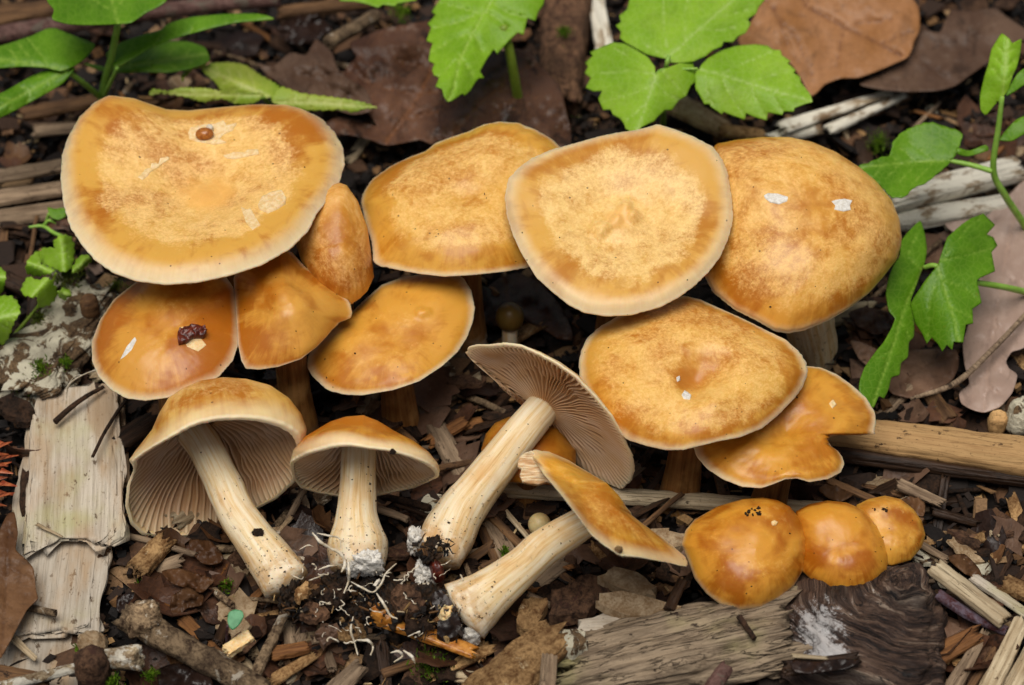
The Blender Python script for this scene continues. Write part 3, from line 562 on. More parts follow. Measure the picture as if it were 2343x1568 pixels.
# ------------------------------------------------------------------ sticks, chips, lumps, leaves
def stick_mesh(L, w0, w1, flat, sq, rough, ridge, rag, bend, seed, nl=None, na=None, relief=0.0):
    """bar along local x (length L, metres) with grain ridges and splintered ends"""
    nl = nl or 44; na = na or 40
    s = np.linspace(0, 1, nl); th = np.arange(na) / na * 2 * math.pi
    c, q = np.cos(th), np.sin(th)
    cx = np.sign(c) * np.abs(c) ** (2 / sq); cy = np.sign(q) * np.abs(q) ** (2 / sq)
    w = (w0 + (w1 - w0) * s) / 2
    A, B = np.meshgrid(s, th, indexing='ij')
    wm = (w0 + w1) / 2; asp = L / wm
    r1 = fbm(np.stack([A * asp * .35, np.cos(B) * 5, np.sin(B) * 5], -1).reshape(-1, 3), 3, seed).reshape(A.shape)
    r2 = fbm(np.stack([A * asp * 1.6, np.cos(B) * 1.6, np.sin(B) * 1.6], -1).reshape(-1, 3), 3, seed + 7).reshape(A.shape)
    k = 1 + ridge * r1 + rough * r2
    y = w[:, None] * cx[None] * k; z = w[:, None] * flat * cy[None] * k
    lx = L * A
    # splintered ends: each fibre ends at its own place
    e0 = (vnoise(np.stack([cx * 7, cy * 4, np.full(na, seed * 1.7)], -1), seed) * .6 + .4 * vnoise(np.stack([cx * 18, cy * 9, np.full(na, seed * .7)], -1), seed + 1))
    e1 = (vnoise(np.stack([cx * 7, cy * 4, np.full(na, seed * 2.9)], -1), seed + 2) * .6 + .4 * vnoise(np.stack([cx * 18, cy * 9, np.full(na, seed * .3)], -1), seed + 3))
    d0 = rag * wm * e0; d1 = rag * wm * e1
    lx = lx + d0[None] * (1 - A) ** 4 + d1[None] * A ** 4
    bz = bend * L * (4 * A * (1 - A)); by = bend * .6 * L * vnoise(np.stack([s * 2.2, s * 0, s * 0 + seed], -1), seed)[:, None]
    if relief: z = z + np.sign(cy)[None] * relief * np.clip(np.abs(cy) * 2, 0, 1)[None] * fbm(np.stack([A * asp * .3, (y / wm) * 15, np.full_like(A, seed)], -1).reshape(-1, 3), 3, seed + 21).reshape(A.shape)
    V = np.stack([lx, y + by, z + bz], -1).reshape(-1, 3)
    F = gridfaces(nl, na, True)
    # end faces: two rings toward the middle, roughened
    def end(row, sgn, dd):
        nonlocal V, F
        base = row * na; prev = np.arange(na) + base; cen = V[prev].mean(0)
        for f_, ax in ((.72, .15), (.4, -.1), (.12, .0)):
            ring = cen + (V[row * na:(row + 1) * na] - cen) * np.array([.35, f_, f_]); ring[:, 0] += sgn * wm * (ax * rag + .35 * rag * vnoise(ring * (3.0 / wm), seed + 9))
            i0 = len(V); V = np.vstack([V, ring]); nx = np.arange(na) + i0
            fq = np.stack([prev, np.roll(prev, -1), np.roll(nx, -1), nx], -1); F = np.vstack([F, fq if sgn < 0 else fq[:, ::-1]]); prev = nx
    end(0, -1, d0); end(nl - 1, 1, d1)
    return V, F
def frame_of(a, b, roll=0.0):
    x = nrm(b - a); y = nrm(np.cross(np.array([0, 0, 1.0]), x)); z = np.cross(x, y)
    if roll: y, z = y * math.cos(roll) + z * math.sin(roll), z * math.cos(roll) - y * math.sin(roll)
    return np.stack([x, y, z], 1)
SEED = [100]
def stick(name, a, b, za, zb, wa, wb, mat, label=None, cat='stick', flat=.5, sq=3.0, rough=.1, ridge=.12, rag=.6, bend=0.0, roll=0.0, group=None, parent=None, nl=None, na=None):
    SEED[0] += 1
    A, B = P(a[0], a[1], za), P(b[0], b[1], zb); L = np.linalg.norm(B - A); k = px2m((A + B) / 2)
    V, F = stick_mesh(L, wa * k, wb * k, flat, sq, rough, ridge, rag, bend, SEED[0], nl, na, .00055 if sq >= 5 or 'log' in name else .0)
    fr = frame_of(A, B, roll)
    me_attr = {'tc': V * 1000}
    if parent is not None:
        return obj(name, A + V @ fr.T, F, mat, parent, attrs=me_attr)
    o = obj(name, V, F, mat, None, attrs=me_attr)
    o.matrix_world = Matrix.Translation(Vector(A)) @ Matrix([list(r) for r in fr]).to_4x4()
    return tag(o, label, cat, group)
def ball(nu=26, nv=40):
    ph = np.linspace(0, math.pi, nu); th = np.arange(nv) / nv * 2 * math.pi
    A, B = np.meshgrid(ph, th, indexing='ij')
    return np.stack([np.sin(A) * np.cos(B), np.sin(A) * np.sin(B), np.cos(A)], -1).reshape(-1, 3), gridfaces(nu, nv, True)
def lump(name, px, py, z, sx, sy, sz, mat, label=None, cat='bark', rot=0.0, tilt=(0, 0), sq=2.6, amp=.2, freq=1.6, seed=None, group=None, parent=None, grain=None, res=(30, 48)):
    """rough rounded piece; sx, sy in pixels, sz in millimetres (half heights)"""
    SEED[0] += 1; seed = seed or SEED[0]
    c = P(px, py, z); k = px2m(c); V, F = ball(*res)
    V = np.sign(V) * np.abs(V) ** (2 / sq); nv = V.copy()
    f = fbm(nv * freq + seed, 4, seed) * amp + fbm(nv * freq * 4 + seed, 3, seed + 1) * amp * .35
    V = V * (1 + f)[:, None] * np.array([sx / 2 * k, sy / 2 * k * 1.25, sz * 1e-3])
    cr, sr = math.cos(rot), math.sin(rot); ct, st = math.cos(tilt[0]), math.sin(tilt[0]); cu, su = math.cos(tilt[1]), math.sin(tilt[1])
    tc = V * 1000
    R = np.array([[cr, -sr, 0], [sr, cr, 0], [0, 0, 1]]) @ np.array([[1, 0, 0], [0, ct, -st], [0, st, ct]]) @ np.array([[cu, 0, su], [0, 1, 0], [-su, 0, cu]])
    o = obj(name, c + V @ R.T, F, mat, parent, attrs={'tc': tc}, org=c)
    return o if parent is not None else tag(o, label, cat, group)
def seg_dist(p, a, b):
    ab = b - a; t = np.clip(((p - a) @ ab) / max(ab @ ab, 1e-9), 0, 1); return np.linalg.norm(p - (a + t[:, None] * ab), axis=1), t
def smooth_poly(poly, step, teeth=0.0, period=14.0, seed=0, round_=True):
    p = np.asarray(poly, float); n = len(p); out = []
    for i in range(n):
        a, b, c, d = p[i - 1], p[i], p[(i + 1) % n], p[(i + 2) % n]
        m = max(2, int(np.linalg.norm(c - b) / step)); u = (np.arange(m) / m)[:, None]
        if round_: q = .5 * (2 * b + (c - a) * u * .8 + (2 * b * -1 + 2 * c - (c - a) * .8 * 2 + (c - a) * .8 - (d - b) * .8 + (c - b) * 4 - 2 * (c - b)) * u ** 2 * 0)
        t1, t2 = (c - a) * .3, (d - b) * .3
        h = (2 * u ** 3 - 3 * u ** 2 + 1) * b + (u ** 3 - 2 * u ** 2 + u) * t1 + (-2 * u ** 3 + 3 * u ** 2) * c + (u ** 3 - u ** 2) * t2
        out.append(h if round_ else b + (c - b) * u)
    q = np.vstack(out)
    if teeth:
        e = np.roll(q, -1, 0) - np.roll(q, 1, 0); nn = np.stack([e[:, 1], -e[:, 0]], -1); nn /= np.linalg.norm(nn, axis=1)[:, None] + 1e-9
        ar = np.sum(q[:, 0] * np.roll(q[:, 1], -1) - np.roll(q[:, 0], -1) * q[:, 1]); nn *= 1 if ar > 0 else -1
        L = np.concatenate([[0], np.cumsum(np.linalg.norm(np.diff(q, axis=0), axis=1))]); per = period * (1 + .25 * vnoise(np.stack([L / 60, L * 0, L * 0 + seed], -1), seed))
        ph = (np.cumsum(np.concatenate([[0], np.diff(L) / per[1:]]))) % 1.0
        q = q + nn * (teeth * (np.where(ph < .72, ph / .72, (1 - ph) / .28) - .4))[:, None]
    return q
def sheet(name, poly, z, mat, label=None, cat='leaf', gx=0.0, gy=0.0, cup=0.0, wav=0.0, th=.28, step=5.0, veins=(), vw=2.2, teeth=0.0, period=14.0, vdep=.35, parent=None, group=None, seed=None, curl=None, round_=True, kink=None):
    """a leaf traced as an outline: z in mm at the middle, gx / gy slopes in mm per pixel, veins are pixel polylines (x, y)"""
    SEED[0] += 1; seed = seed or SEED[0]
    q = smooth_poly(poly, step * .8, teeth, period, seed, round_)
    lo, hi = q.min(0), q.max(0); gxx, gyy = np.meshgrid(np.arange(lo[0], hi[0], step), np.arange(lo[1], hi[1], step))
    gp = np.stack([gxx.ravel(), gyy.ravel()], -1) + RNG.uniform(-.3, .3, (gxx.size, 2)) * step
    # keep interior points only
    x, y = gp[:, 0], gp[:, 1]; ins = np.zeros(len(gp), bool); a = q; b = np.roll(q, -1, 0)
    for (x1, y1), (x2, y2) in zip(a, b):
        if y1 != y2: ins ^= ((y1 > y) != (y2 > y)) & (x < (x2 - x1) * (y - y1) / (y2 - y1) + x1)
    gp = gp[ins]
    if len(gp):
        keep = np.ones(len(gp), bool)
        for k0 in range(0, len(q), 400): keep &= (np.min(np.linalg.norm(gp[:, None] - q[None, k0:k0 + 400], axis=2), axis=1) > step * .4)
        gp = gp[keep]
    pts = np.vstack([q, gp]); nq = len(q)
    vs, ed, fs, *_ = delaunay_2d_cdt([Vector(p) for p in pts], [(i, (i + 1) % nq) for i in range(nq)], [], 1, 1e-5)
    p2 = np.array([tuple(v) for v in vs]); tri = np.array([f for f in fs if len(f) == 3], np.int32)
    cen = (lo + hi) / 2; d = p2 - cen; size = max(hi - lo)
    vein = np.zeros(len(p2)); dv = np.full(len(p2), 1e9)
    for i, pl in enumerate(veins):
        pl = np.asarray(pl, float)
        for s0, s1 in zip(pl[:-1], pl[1:]):
            ds, t = seg_dist(p2, s0, s1); ww = vw * (1.5 if i == 0 else .8); vein = np.maximum(vein, np.exp(-(ds / ww) ** 2) * (1 if i == 0 else .75)); dv = np.minimum(dv, ds)
    zz = z + gx * d[:, 0] + gy * d[:, 1] + cup * ((d / size * 2) ** 2).sum(1)
    if wav: zz = zz + wav * fbm(np.column_stack([d / size * (2.6 if 'green' in mat.name else 4.5), np.full(len(d), seed * 1.3)]), 1 if 'green' in mat.name else 4, seed)
    if veins:
        m0 = np.full(len(p2), 1e9); pl = np.asarray(veins[0], float)
        for s0, s1 in zip(pl[:-1], pl[1:]): m0 = np.minimum(m0, seg_dist(p2, s0, s1)[0])
        kk = kink if kink is not None else (-7.0 if 'green' in mat.name else 0)
        if kk: zz = zz + kk * (m0 / size * 2) ** 1.3
        zz = zz - vdep * vein + vdep * .5 * np.clip(dv / 14, 0, 1)
    if curl: zz = zz + curl(p2)
    top = P(p2[:, 0], p2[:, 1], zz); bot = top - np.array([0, .3, 1]) * th * 1e-3
    nv = len(p2)
    e = {}
    for f in tri:
        for k_ in range(3): e[(f[k_], f[(k_ + 1) % 3])] = 1
    be = np.array([(i, j) for (i, j) in e if (j, i) not in e], np.int32)
    n0 = np.cross(top[tri[:, 1]] - top[tri[:, 0]], top[tri[:, 2]] - top[tri[:, 0]]).sum(0)
    if n0 @ -FWD < 0: tri = tri[:, ::-1]; be = be[:, ::-1]
    V = np.vstack([top, bot]); T = np.vstack([tri, tri[:, ::-1] + nv]); Q = np.column_stack([be[:, 1], be[:, 0], be[:, 0] + nv, be[:, 1] + nv])
    if th > 1:
        Q = Q + 2 * nv; V = np.vstack([V, V])
    o = top.mean(0)
    tc = np.column_stack([d * .125, zz * 0]); tc = np.vstack([tc, tc - (0, 0, th)]); vein = np.concatenate([vein, vein])
    if th > 1: tc = np.vstack([tc, tc]); vein = np.concatenate([vein, vein])
    ob = obj(name, V, Q, mat, parent, attrs={'tc': tc, 'vein': vein}, org=o, tris=T)
    return ob if parent is not None else tag(ob, label, cat, group)
def jag(cx, cy, sx, sy, rot, seed, n=16, rough=.22):
    r = np.random.default_rng(seed); a = np.sort(np.arange(n) / n * 2 * math.pi + r.uniform(-.25, .25, n)); c, s_ = np.cos(a), np.sin(a)
    k = (np.abs(c) ** 3.2 + np.abs(s_) ** 3.2) ** (-1 / 3.2) * (1 + r.uniform(-rough, rough, n))
    x, y = c * k * sx / 2, s_ * k * sy / 2
    return [(cx + x_ * math.cos(rot) + y_ * math.sin(rot), cy - x_ * math.sin(rot) + y_ * math.cos(rot)) for x_, y_ in zip(x, y)]
def flake(name, px, py, z, sx, sy, th, mat, label, cat='bark', rot=0.0, gx=0.0, gy=0.0, wav=1.5, rough=.22, n=16, group=None):
    SEED[0] += 1
    return sheet(name, jag(px, py, sx, sy, rot, SEED[0], n, rough), z, mat, label, cat, gx=gx, gy=gy, wav=wav, th=th, step=4.5, round_=False, group=group)
def pin_veins(base, tip, bend=(0, 0), n=5, ln=.5, ang=48, side_scale=(1, 1)):
    """midrib from base to tip with side veins, as pixel polylines"""
    b, t = np.array(base, float), np.array(tip, float); m = (b + t) / 2 + np.array(bend, float)
    s = np.linspace(0, 1, 9)[:, None]; mid = (1 - s) ** 2 * b + 2 * s * (1 - s) * m + s ** 2 * t
    out = [mid]; d = (t - b); L = np.linalg.norm(d); d = d / L
    for i in range(1, n + 1):
        k = i / (n + 1.3); o = (1 - k) ** 2 * b + 2 * k * (1 - k) * m + k ** 2 * t; ll = L * ln * (1 - .75 * k)
        for sg, ss in ((1, side_scale[0]), (-1, side_scale[1])):
            a = math.radians(ang) * sg; v = np.array([d[0] * math.cos(a) - d[1] * math.sin(a), d[0] * math.sin(a) + d[1] * math.cos(a)])
            out.append(np.array([o, o + v * ll * ss * .5 + d * ll * .03, o + v * ll * ss * .95 + d * ll * .12]))
    return out
def pxtube(name, pts, mat, parent=None, label=None, cat='stem', n=12, m=30, ridge=.03, group=None, lump_=0.0):
    """tube through (px, py, z mm, width px)"""
    ctl = np.array([P(a, b, c) for a, b, c, d in pts]); r = np.array([d / 2 * px2m(p) for (a, b, c, d), p in zip(pts, ctl)])
    cr = catmull(np.column_stack([ctl, r]), m); SEED[0] += 1
    V, F, T, tc, al = tube(cr[:, :3], np.maximum(cr[:, 3], 1e-5), n, SEED[0], ridge, True, lump_)
    o = obj(name, V, F, mat, parent, attrs={'tc': tc, 'rad': al}, org=ctl.mean(0), tris=T)
    return o if parent is not None else tag(o, label, cat, group)

# ------------------------------------------------------------------ wood in the litter
# the big pale slab at the left: a layered plank with torn layers
slab = empty('weathered_wood', P(140, 1250, 0), 'big pale weathered wood slab with torn fibrous layers', 'wood')
stick('base_layer', (172, 890), (90, 1590), 1.0, 1.0, 205, 190, M['pale_wood'], flat=.06, sq=6, rough=.2, ridge=.06, rag=.2, parent=slab, nl=80, na=90)
stick('middle_layer', (172, 893), (112, 1448), 4.5, 4.2, 195, 228, M['pale_wood'], flat=.05, sq=6, rough=.22, ridge=.1, rag=.24, parent=slab, nl=80, na=110)
stick('top_layer', (178, 895), (170, 1238), 7.6, 7.6, 190, 226, M['pale_wood'], flat=.05, sq=6, rough=.24, ridge=.1, rag=.3, parent=slab, nl=80, na=110)
stick('splinter', (85, 1200), (142, 1228), 9.6, 9.4, 10, 5, M['split_wood'], flat=.5, parent=slab, rag=1.0)
stick('splinter', (32, 1462), (78, 1505), 5, 4, 18, 14, M['split_wood'], flat=.4, parent=slab, rag=1.2)
stick('wood_splinter', (268, 905), (282, 1110), 4, 3, 30, 34, M['grey_wood'], 'narrow grey splinter along the edge of the big wood slab', flat=.7, rag=.8)
# grey planks behind the big slab, far left
for i, (a, b, za, w, lab) in enumerate([((-70, 415), (190, 372), 9, 44, 'weathered grey plank lying uppermost of the layered planks by the heart-shaped cap'),
        ((-70, 462), (170, 428), 6, 46, 'weathered grey plank in the middle of the layered planks by the heart-shaped cap'),
        ((-70, 512), (180, 475), 3, 52, 'weathered brown plank lowest of the layered planks by the heart-shaped cap')]):
    stick('wood_plank', a, b, za, za, w, w * .9, M['grey_wood'], lab, 'plank', flat=.3, sq=5, ridge=.16, rough=.06, rag=.5, nl=60, na=60)
stick('wood_plank', (60, 262), (215, 232), 8, 8, 40, 34, M['brown_wood'], 'brown split plank behind the heart-shaped cap, below the green leaf', 'plank', flat=.4, sq=5, ridge=.2, rag=.7)
stick('wood_plank', (85, 300), (200, 290), 5, 5, 38, 30, M['grey_wood'], 'short light plank with white streak behind the heart-shaped cap', 'plank', flat=.4, sq=5, ridge=.2, rag=.8)
stick('wood_block', (-90, 60), (128, 18), 12, 12, 84, 52, M['brown_wood'], 'tan-brown wood block under the pinkish branch end', 'wood', flat=.5, sq=4, ridge=.12, rag=.4)
stick('branch', (-60, 96), (640, 2), 14, 14, 44, 34, M['pink_bark'], 'long pinkish bark branch lying behind the green plant', 'branch', flat=.95, sq=2.1, rough=.06, ridge=.03, rag=.3, bend=.02, nl=80)
stick('branch', (640, 30), (860, 4), 10, 12, 34, 30, M['brown_wood'], 'brown broken stick behind the short scaly twig', 'stick', flat=.9, sq=2.3, ridge=.1)
stick('twig', (752, 100), (862, 34), 14, 12, 32, 30, M['twig_bark'], 'short pale scaly twig lying on the dead oak leaf', 'twig', flat=.95, sq=2.1, rough=.16, ridge=.1, rag=.5)
stick('branch', (1278, 240), (1300, -60), 7, 12, 96, 124, M['brown_bark'], 'thick rough brown branch between the green leaves', 'branch', flat=.85, sq=2.2, rough=.2, ridge=.1, rag=.5, nl=60, na=60)
stick('stick', (1384, 118), (1352, -60), 10, 12, 40, 38, M['white_wood'], 'whitish fungus-bleached stick beside the thick brown branch', flat=.6, ridge=.15)
stick('stick', (2030, 462), (2330, 386), 10, 10, 66, 70, M['white_wood'], 'white fungus-coated stick, upper of the pair beside the glossy dome', flat=.6, sq=3.4, ridge=.14, rag=.6, nl=60)
stick('stick', (2034, 508), (2302, 468), 6, 7, 58, 52, M['white_wood'], 'white fungus-coated stick, lower of the pair beside the glossy dome', flat=.7, sq=2.6, ridge=.1, rag=.4, nl=60)
stick('wood_splinter', (1792, 292), (2030, 214), 10, 7, 40, 20, M['white_wood'], 'pale grey splinter poking from under the orange-brown leaf', flat=.5, rag=1.0)
stick('wood_splinter', (1900, 296), (2064, 220), 7, 6, 30, 18, M['white_wood'], 'thinner pale splinter parallel below the grey one by the orange-brown leaf', flat=.6, rag=1.0)
stick('wood_chip', (1535, 232), (1660, 300), 7, 5, 66, 50, M['spotted_bark'], 'mottled chip under the trifoliate green leaf', 'chip', flat=.4, rag=.6)
stick('wood_chip', (1655, 300), (1745, 312), 6, 5, 38, 36, M['tan_bark'], 'short tan chip peeking over the glossy dome', 'chip', flat=.6, rag=.6)
stick('wood_chip', (1765, 318), (1870, 292), 7, 6, 32, 40, M['white_wood'], 'pale crumbly chip behind the glossy dome', 'chip', flat=.6, rag=.8)
stick('lichen_chunk', (36, 900), (226, 676), 7, 8, 190, 150, M['lichen_bark'], 'bark chunk crusted with cream lichen beside the big wood slab', 'bark', flat=.3, sq=3.2, rough=.5, ridge=.25, rag=.5, nl=90, na=110)
lump('nut_shell', 205, 702, 13, 44, 34, 4, M['brown_wood'], 'brown ridged husk sitting on the lichen-crusted bark', 'husk', rot=.3, amp=.15)
flake('bark_flake', 42, 935, 9, 84, 50.84, 1.8, M['dark_bark'], 'dark brown bark flake leaning on the lichen-crusted bark', 'bark', rot=-.5, gy=-0.03)
stick('twig', (126, 965), (236, 885), 11, 10, 13, 8, M['dark_bark'], 'thin dark twig crossing the top of the big wood slab', 'twig', flat=.9, rag=.4, bend=.06)
stick('twig', (208, 1044), (290, 918), 12, 7, 7, 8, M['dark_bark'], 'fine dark twig slanting over the edge of the big wood slab', 'twig', flat=.9, rag=.3, bend=.04)
stick('wood_chip', (270, 1015), (352, 962), 6, 6, 62, 50, M['dark_wood'], 'charred black chip beside the picked bell cap', 'chip', flat=.6, rag=.4)
stick('stick', (936, 868), (1176, 1300), 3, 3, 50, 44, M['grey_wood'], 'grey weathered stick slanting down between the picked stems', flat=.6, sq=3, ridge=.12, rag=.5, nl=70)
stick('stick', (1090, 1150), (1205, 1262), 5, 4, 22, 20, M['brown_wood'], 'thin brown stick beside the grey slanting stick', flat=.6, rag=.6)
stick('stick', (1130, 1140), (1216, 1240), 4, 2, 14, 12, M['split_wood'], 'thin tan splinter beside the grey slanting stick', flat=.6, rag=.6)
stick('stick', (1155, 1118), (1880, 1166), 4, 4, 42, 38, M['split_wood'], 'long straight tan stick lying behind the young orange caps', flat=.8, sq=2.4, ridge=.1, rag=.4, nl=80)
stick('wood_chip', (985, 1010), (1062, 965), 3, 4, 34, 30, M['red_wood'], 'reddish wood chip beside the grey slanting stick', 'chip', flat=.5, rag=.8)
lump('pale_chip', 960, 860, 2, 150, 70, 5, M['lichen_bark'], 'pale lichen-spotted chunk under the oval cap', 'bark', rot=.5, amp=.3)
stk = empty('orange_stick', P(2150, 1030, 0), 'thick orange-tan stick with a dark split underside, at the pinkish leaf', 'stick')
stick('stick_body', (1880, 982), (2420, 1056), 8, 8, 80, 108, M['orange_wood'], flat=.75, sq=2.1, rough=.1, ridge=.05, rag=.4, parent=stk, nl=80, na=60)
stick('dark_underside', (1880, 1024), (2380, 1096), 5, 5, 62, 46, M['dark_wood'], flat=.7, sq=3, ridge=.2, rag=.8, parent=stk, nl=80, na=50)
# logs at the bottom
stick('log', (1290, 1545), (1800, 1432), 3, 6, 150, 260, M['log_wood'], 'long brown-grey log with ridged grain beneath the picked profile mushroom', 'log', flat=.5, sq=2.2, rough=.34, ridge=.16, rag=.6, bend=.02, nl=110, na=110)
def gnarl_mat():
    n = NT('gnarled_log'); tc = n.attr('tc', 'Vector'); mo = n.attr('vein')
    a = n.noise(tc, .55, 6, .72, .3); b = n.noise(n.vmul(tc, (2.5, .8, .8)), .16, 4, .6); g = n.math('ADD', n.math('MULTIPLY', a, .7), n.math('MULTIPLY', b, .3))
    c = n.ramp(g, [(.3, C('0d0806')), (.45, C('33241d')), (.54, C('624c3e')), (.62, C('9a8775')), (.72, C('c8bcae'))])  # palest stops put a silvery sheen into the grain streaks
    c = n.mix(n.sm(b, .52, .66, 0, .8), c, C('1d1411')); pw = n.attr('pol', 'Vector')
    c = n.mix(n.sm(n.math('ABSOLUTE', n.math('SUBTRACT', n.noise(tc, .35, 3, .6, .3), .5)), 0, .02, .95, 0), c, C('050303')); c = n.mix(n.sm(n.noise(pw, .7, 5, .75), .58, .68, 0, .7), c, C('0c0806'))
    mm = n.math('ADD', mo, n.math('MULTIPLY', n.math('SUBTRACT', n.noise(pw, .55, 7, .8), .5), 2.4))
    mm = n.math('ADD', mm, n.math('MULTIPLY', n.math('SUBTRACT', a, .5), 1.6)); c = n.mix(n.sm(mm, .5, .95, 0, .72), c, C('d5d2d0'))
    return n.bsdf(c, .55, .35, n.bump(g, 1.0, .003))
def gnarled():
    c = P(1955, 1478, 0); k = px2m(c); V, F = ball(90, 130)
    V = np.sign(V) * np.abs(V) ** .72; nv = V.copy()
    wx = fbm(nv * 1.3 + 9, 3, 41) * .25; wy = fbm(nv * 1.3 + 5, 3, 42) * .25
    dx, dy = nv[:, 0] - .42 + wx, nv[:, 1] - .5 + wy; r = np.hypot(dx, dy); th = np.arctan2(dy, dx)
    f = fbm(nv * 1.5 + 3, 4, 77) * .2 + .1 * fbm(np.stack([np.cos(th) * 1.2, r * 14, np.sin(th) * 1.2], -1), 3, 8) + .08 * fbm(nv * 6, 3, 6) - .12 * np.clip(vnoise(nv * 2.6 + 2, 12), 0, 1)
    V = V * (1 + f)[:, None] * np.array([205 * k, 170 * k * 1.28, .0145])
    Wd = c + V; x, y, _ = proj(Wd)
    mould = np.exp(-(((x - 1872) / 70) ** 2 + ((y - 1436) / 74) ** 2)) + .8 * np.exp(-(((x - 1900) / 55) ** 2 + ((y - 1500) / 24) ** 2)) + .3 * np.exp(-(((x - 2010) / 60) ** 2 + ((y - 1360) / 30) ** 2))
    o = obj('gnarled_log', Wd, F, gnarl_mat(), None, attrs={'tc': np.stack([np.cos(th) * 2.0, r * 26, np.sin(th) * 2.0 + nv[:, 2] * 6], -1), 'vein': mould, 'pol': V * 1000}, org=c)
    tag(o, 'dark gnarled log with swirling grain and a patch of white mould', 'log')
gnarled()
stick('bark_strip', (1800, 1530), (1960, 1505), 15, 15, 44, 30, M['dark_wood'], 'dark reddish bark strip lying on the gnarled log', 'bark', flat=.25, sq=4, rag=.6)
stick('wood_splinter', (1812, 1500), (1890, 1506), 17, 17, 12, 10, M['split_wood'], 'small tan splinter on the gnarled log beside the mould', flat=.5, rag=.9)
stick('stick', (1620, 1590), (1660, 1528), 15, 15, 42, 34, M['pink_bark'], 'stubby pinkish twig standing out from the long brown-grey log', flat=.9, sq=2.2, rag=.3)
stick('stick', (2140, 1300), (2296, 1420), 11, 10, 46, 44, M['split_wood'], 'pale bark-spotted stick leaning by the gnarled log', flat=.75, sq=2.5, ridge=.1, rag=.35, nl=60)
stick('stick', (2226, 1322), (2370, 1420), 6, 6, 26, 24, M['pale_wood'], 'thin pale splinter beside the bark-spotted stick', flat=.6, rag=.5)
stick('twig', (2146, 1362), (2300, 1446), 8, 7, 28, 24, M['red_twig'], 'reddish-violet twig below the bark-spotted stick', 'twig', flat=.95, sq=2.1, rough=.05, ridge=.05, rag=.3, bend=-.04)
stick('wood_chip', (2128, 1508), (2232, 1452), 5, 7, 56, 44, M['red_wood'], 'orange rotten wood chip beside the gnarled log', 'chip', flat=.5, rag=.9)
stick('wood_chip', (2170, 1590), (2250, 1452), 4, 6, 44, 22, M['grey_wood'], 'upright grey splinter by the orange rotten chip', 'chip', flat=.6, rag=1.0)
stick('wood_chip', (2252, 1600), (2336, 1424), 8, 9, 50, 36, M['split_wood'], 'long pale split chip standing by the orange rotten chip', 'chip', flat=.45, rag=.6, ridge=.2)
stick('wood_chip', (2305, 1600), (2380, 1450), 10, 8, 46, 40, M['split_wood'], 'pale yellow split chip leaning against the long pale chip', 'chip', flat=.45, rag=.6)
stick('wood_chip', (2298, 1335), (2380, 1370), 7, 7, 44, 44, M['tan_bark'], 'round-ended tan chip above the thin pale splinter', 'chip', flat=.7, rag=.4)
lump('pale_chip', 2335, 960, 8, 66, 62, 6, M['lichen_bark'], 'cream lichen-crusted lump below the pinkish leaf', 'bark', amp=.3)
lump('pale_chip', 2282, 968, 5, 44, 34, 4, M['orange_wood'], 'small orange-tan nub beside the cream lichen lump', 'chip', amp=.15)
# bottom-left twigs
def knob(par, px, py, z, sx, sy, sz, mat, amp, freq):
    o = lump('knob', px, py, z, sx, sy, sz, mat, amp=amp, freq=freq)
    bpy.context.view_layer.update(); mw = o.matrix_world.copy(); o.parent = par; o.matrix_parent_inverse = par.matrix_world.inverted(); o.matrix_world = mw
    for k_ in ('label', 'category', 'group'):
        if k_ in o: del o[k_]
tw1 = stick('twig', (288, 1408), (600, 1590), 11, 6, 66, 62, M['twig_bark'], 'thick mottled twig with a knobbly end, lying below the wood slab', 'twig', flat=.95, sq=2.1, rough=.2, ridge=.06, rag=.3, bend=.02, nl=70)
knob(tw1, 330, 1420, 13, 74, 56, 5, M['twig_bark'], .35, 2.6)
tw2 = stick('twig', (-30, 1580), (196, 1522), 10, 9, 26, 24, M['knob_bark'], 'thin white-barked twig leading to the dark round knob', 'twig', flat=.95, sq=2.1, rough=.1, rag=.2)
knob(tw2, 212, 1532, 10, 82, 66, 6.5, M['brown_bark'], .2, 2.0)
stick('twig', (232, 1506), (318, 1504), 10, 12, 44, 62, M['knob_bark'], 'stubby white-ended twig beside the dark round knob', 'twig', flat=.95, sq=2.1, rough=.18, rag=.3)
lump('bark_bump', 212, 1478, 9, 66, 46, 4, M['spotted_bark'], 'pale brown bump on the wood slab above the dark knob', 'bark', amp=.25)
stick('wood_chip', (-40, 1540), (100, 1562), 6, 6, 60, 50, M['brown_wood'], 'brown wood chip at the foot of the big wood slab', 'chip', flat=.4, rag=.6)
stick('wood_chip', (518, 1492), (572, 1456), 8, 8, 30, 34, M['flake'], 'small cream block-shaped chip beside the seedling', 'chip', flat=.6, sq=5, rag=.4, rough=.2)
stick('twig', (580, 1552), (656, 1396), 7, 8, 26, 22, M['twig_bark'], 'crusty pale twig below the picked bell mushroom base', 'twig', flat=.9, rough=.25, rag=.4)
stick('wood_chip', (624, 1496), (702, 1480), 6, 6, 40, 30, M['red_wood'], 'flat orange-brown chip beside the crusty pale twig', 'chip', flat=.35, sq=5, rag=.4)
stick('wood_chip', (620, 1560), (716, 1500), 4, 4, 34, 24, M['tan_bark'], 'tan chip below the flat orange-brown chip', 'chip', flat=.5, rag=.8)
stick('wood_chip', (762, 1590), (820, 1528), 6, 7, 56, 40, M['grey_wood'], 'light brown pointed chip at the bottom of the clearing', 'chip', flat=.3, sq=5, rag=.6)
stick('wood_chip', (318, 1300), (378, 1236), 5, 6, 56, 50, M['tan_bark'], 'crumbly cream-tan chip below the picked bell cap', 'chip', flat=.6, rag=.7, rough=.25)
stick('bark_chunk', (1112, 1600), (1272, 1452), 8, 9, 130, 100, M['tan_bark'], 'large crumbly tan bark chunk in front of the long log', 'bark', flat=.45, sq=3, rough=.25, ridge=.15, rag=.5, nl=60, na=70)
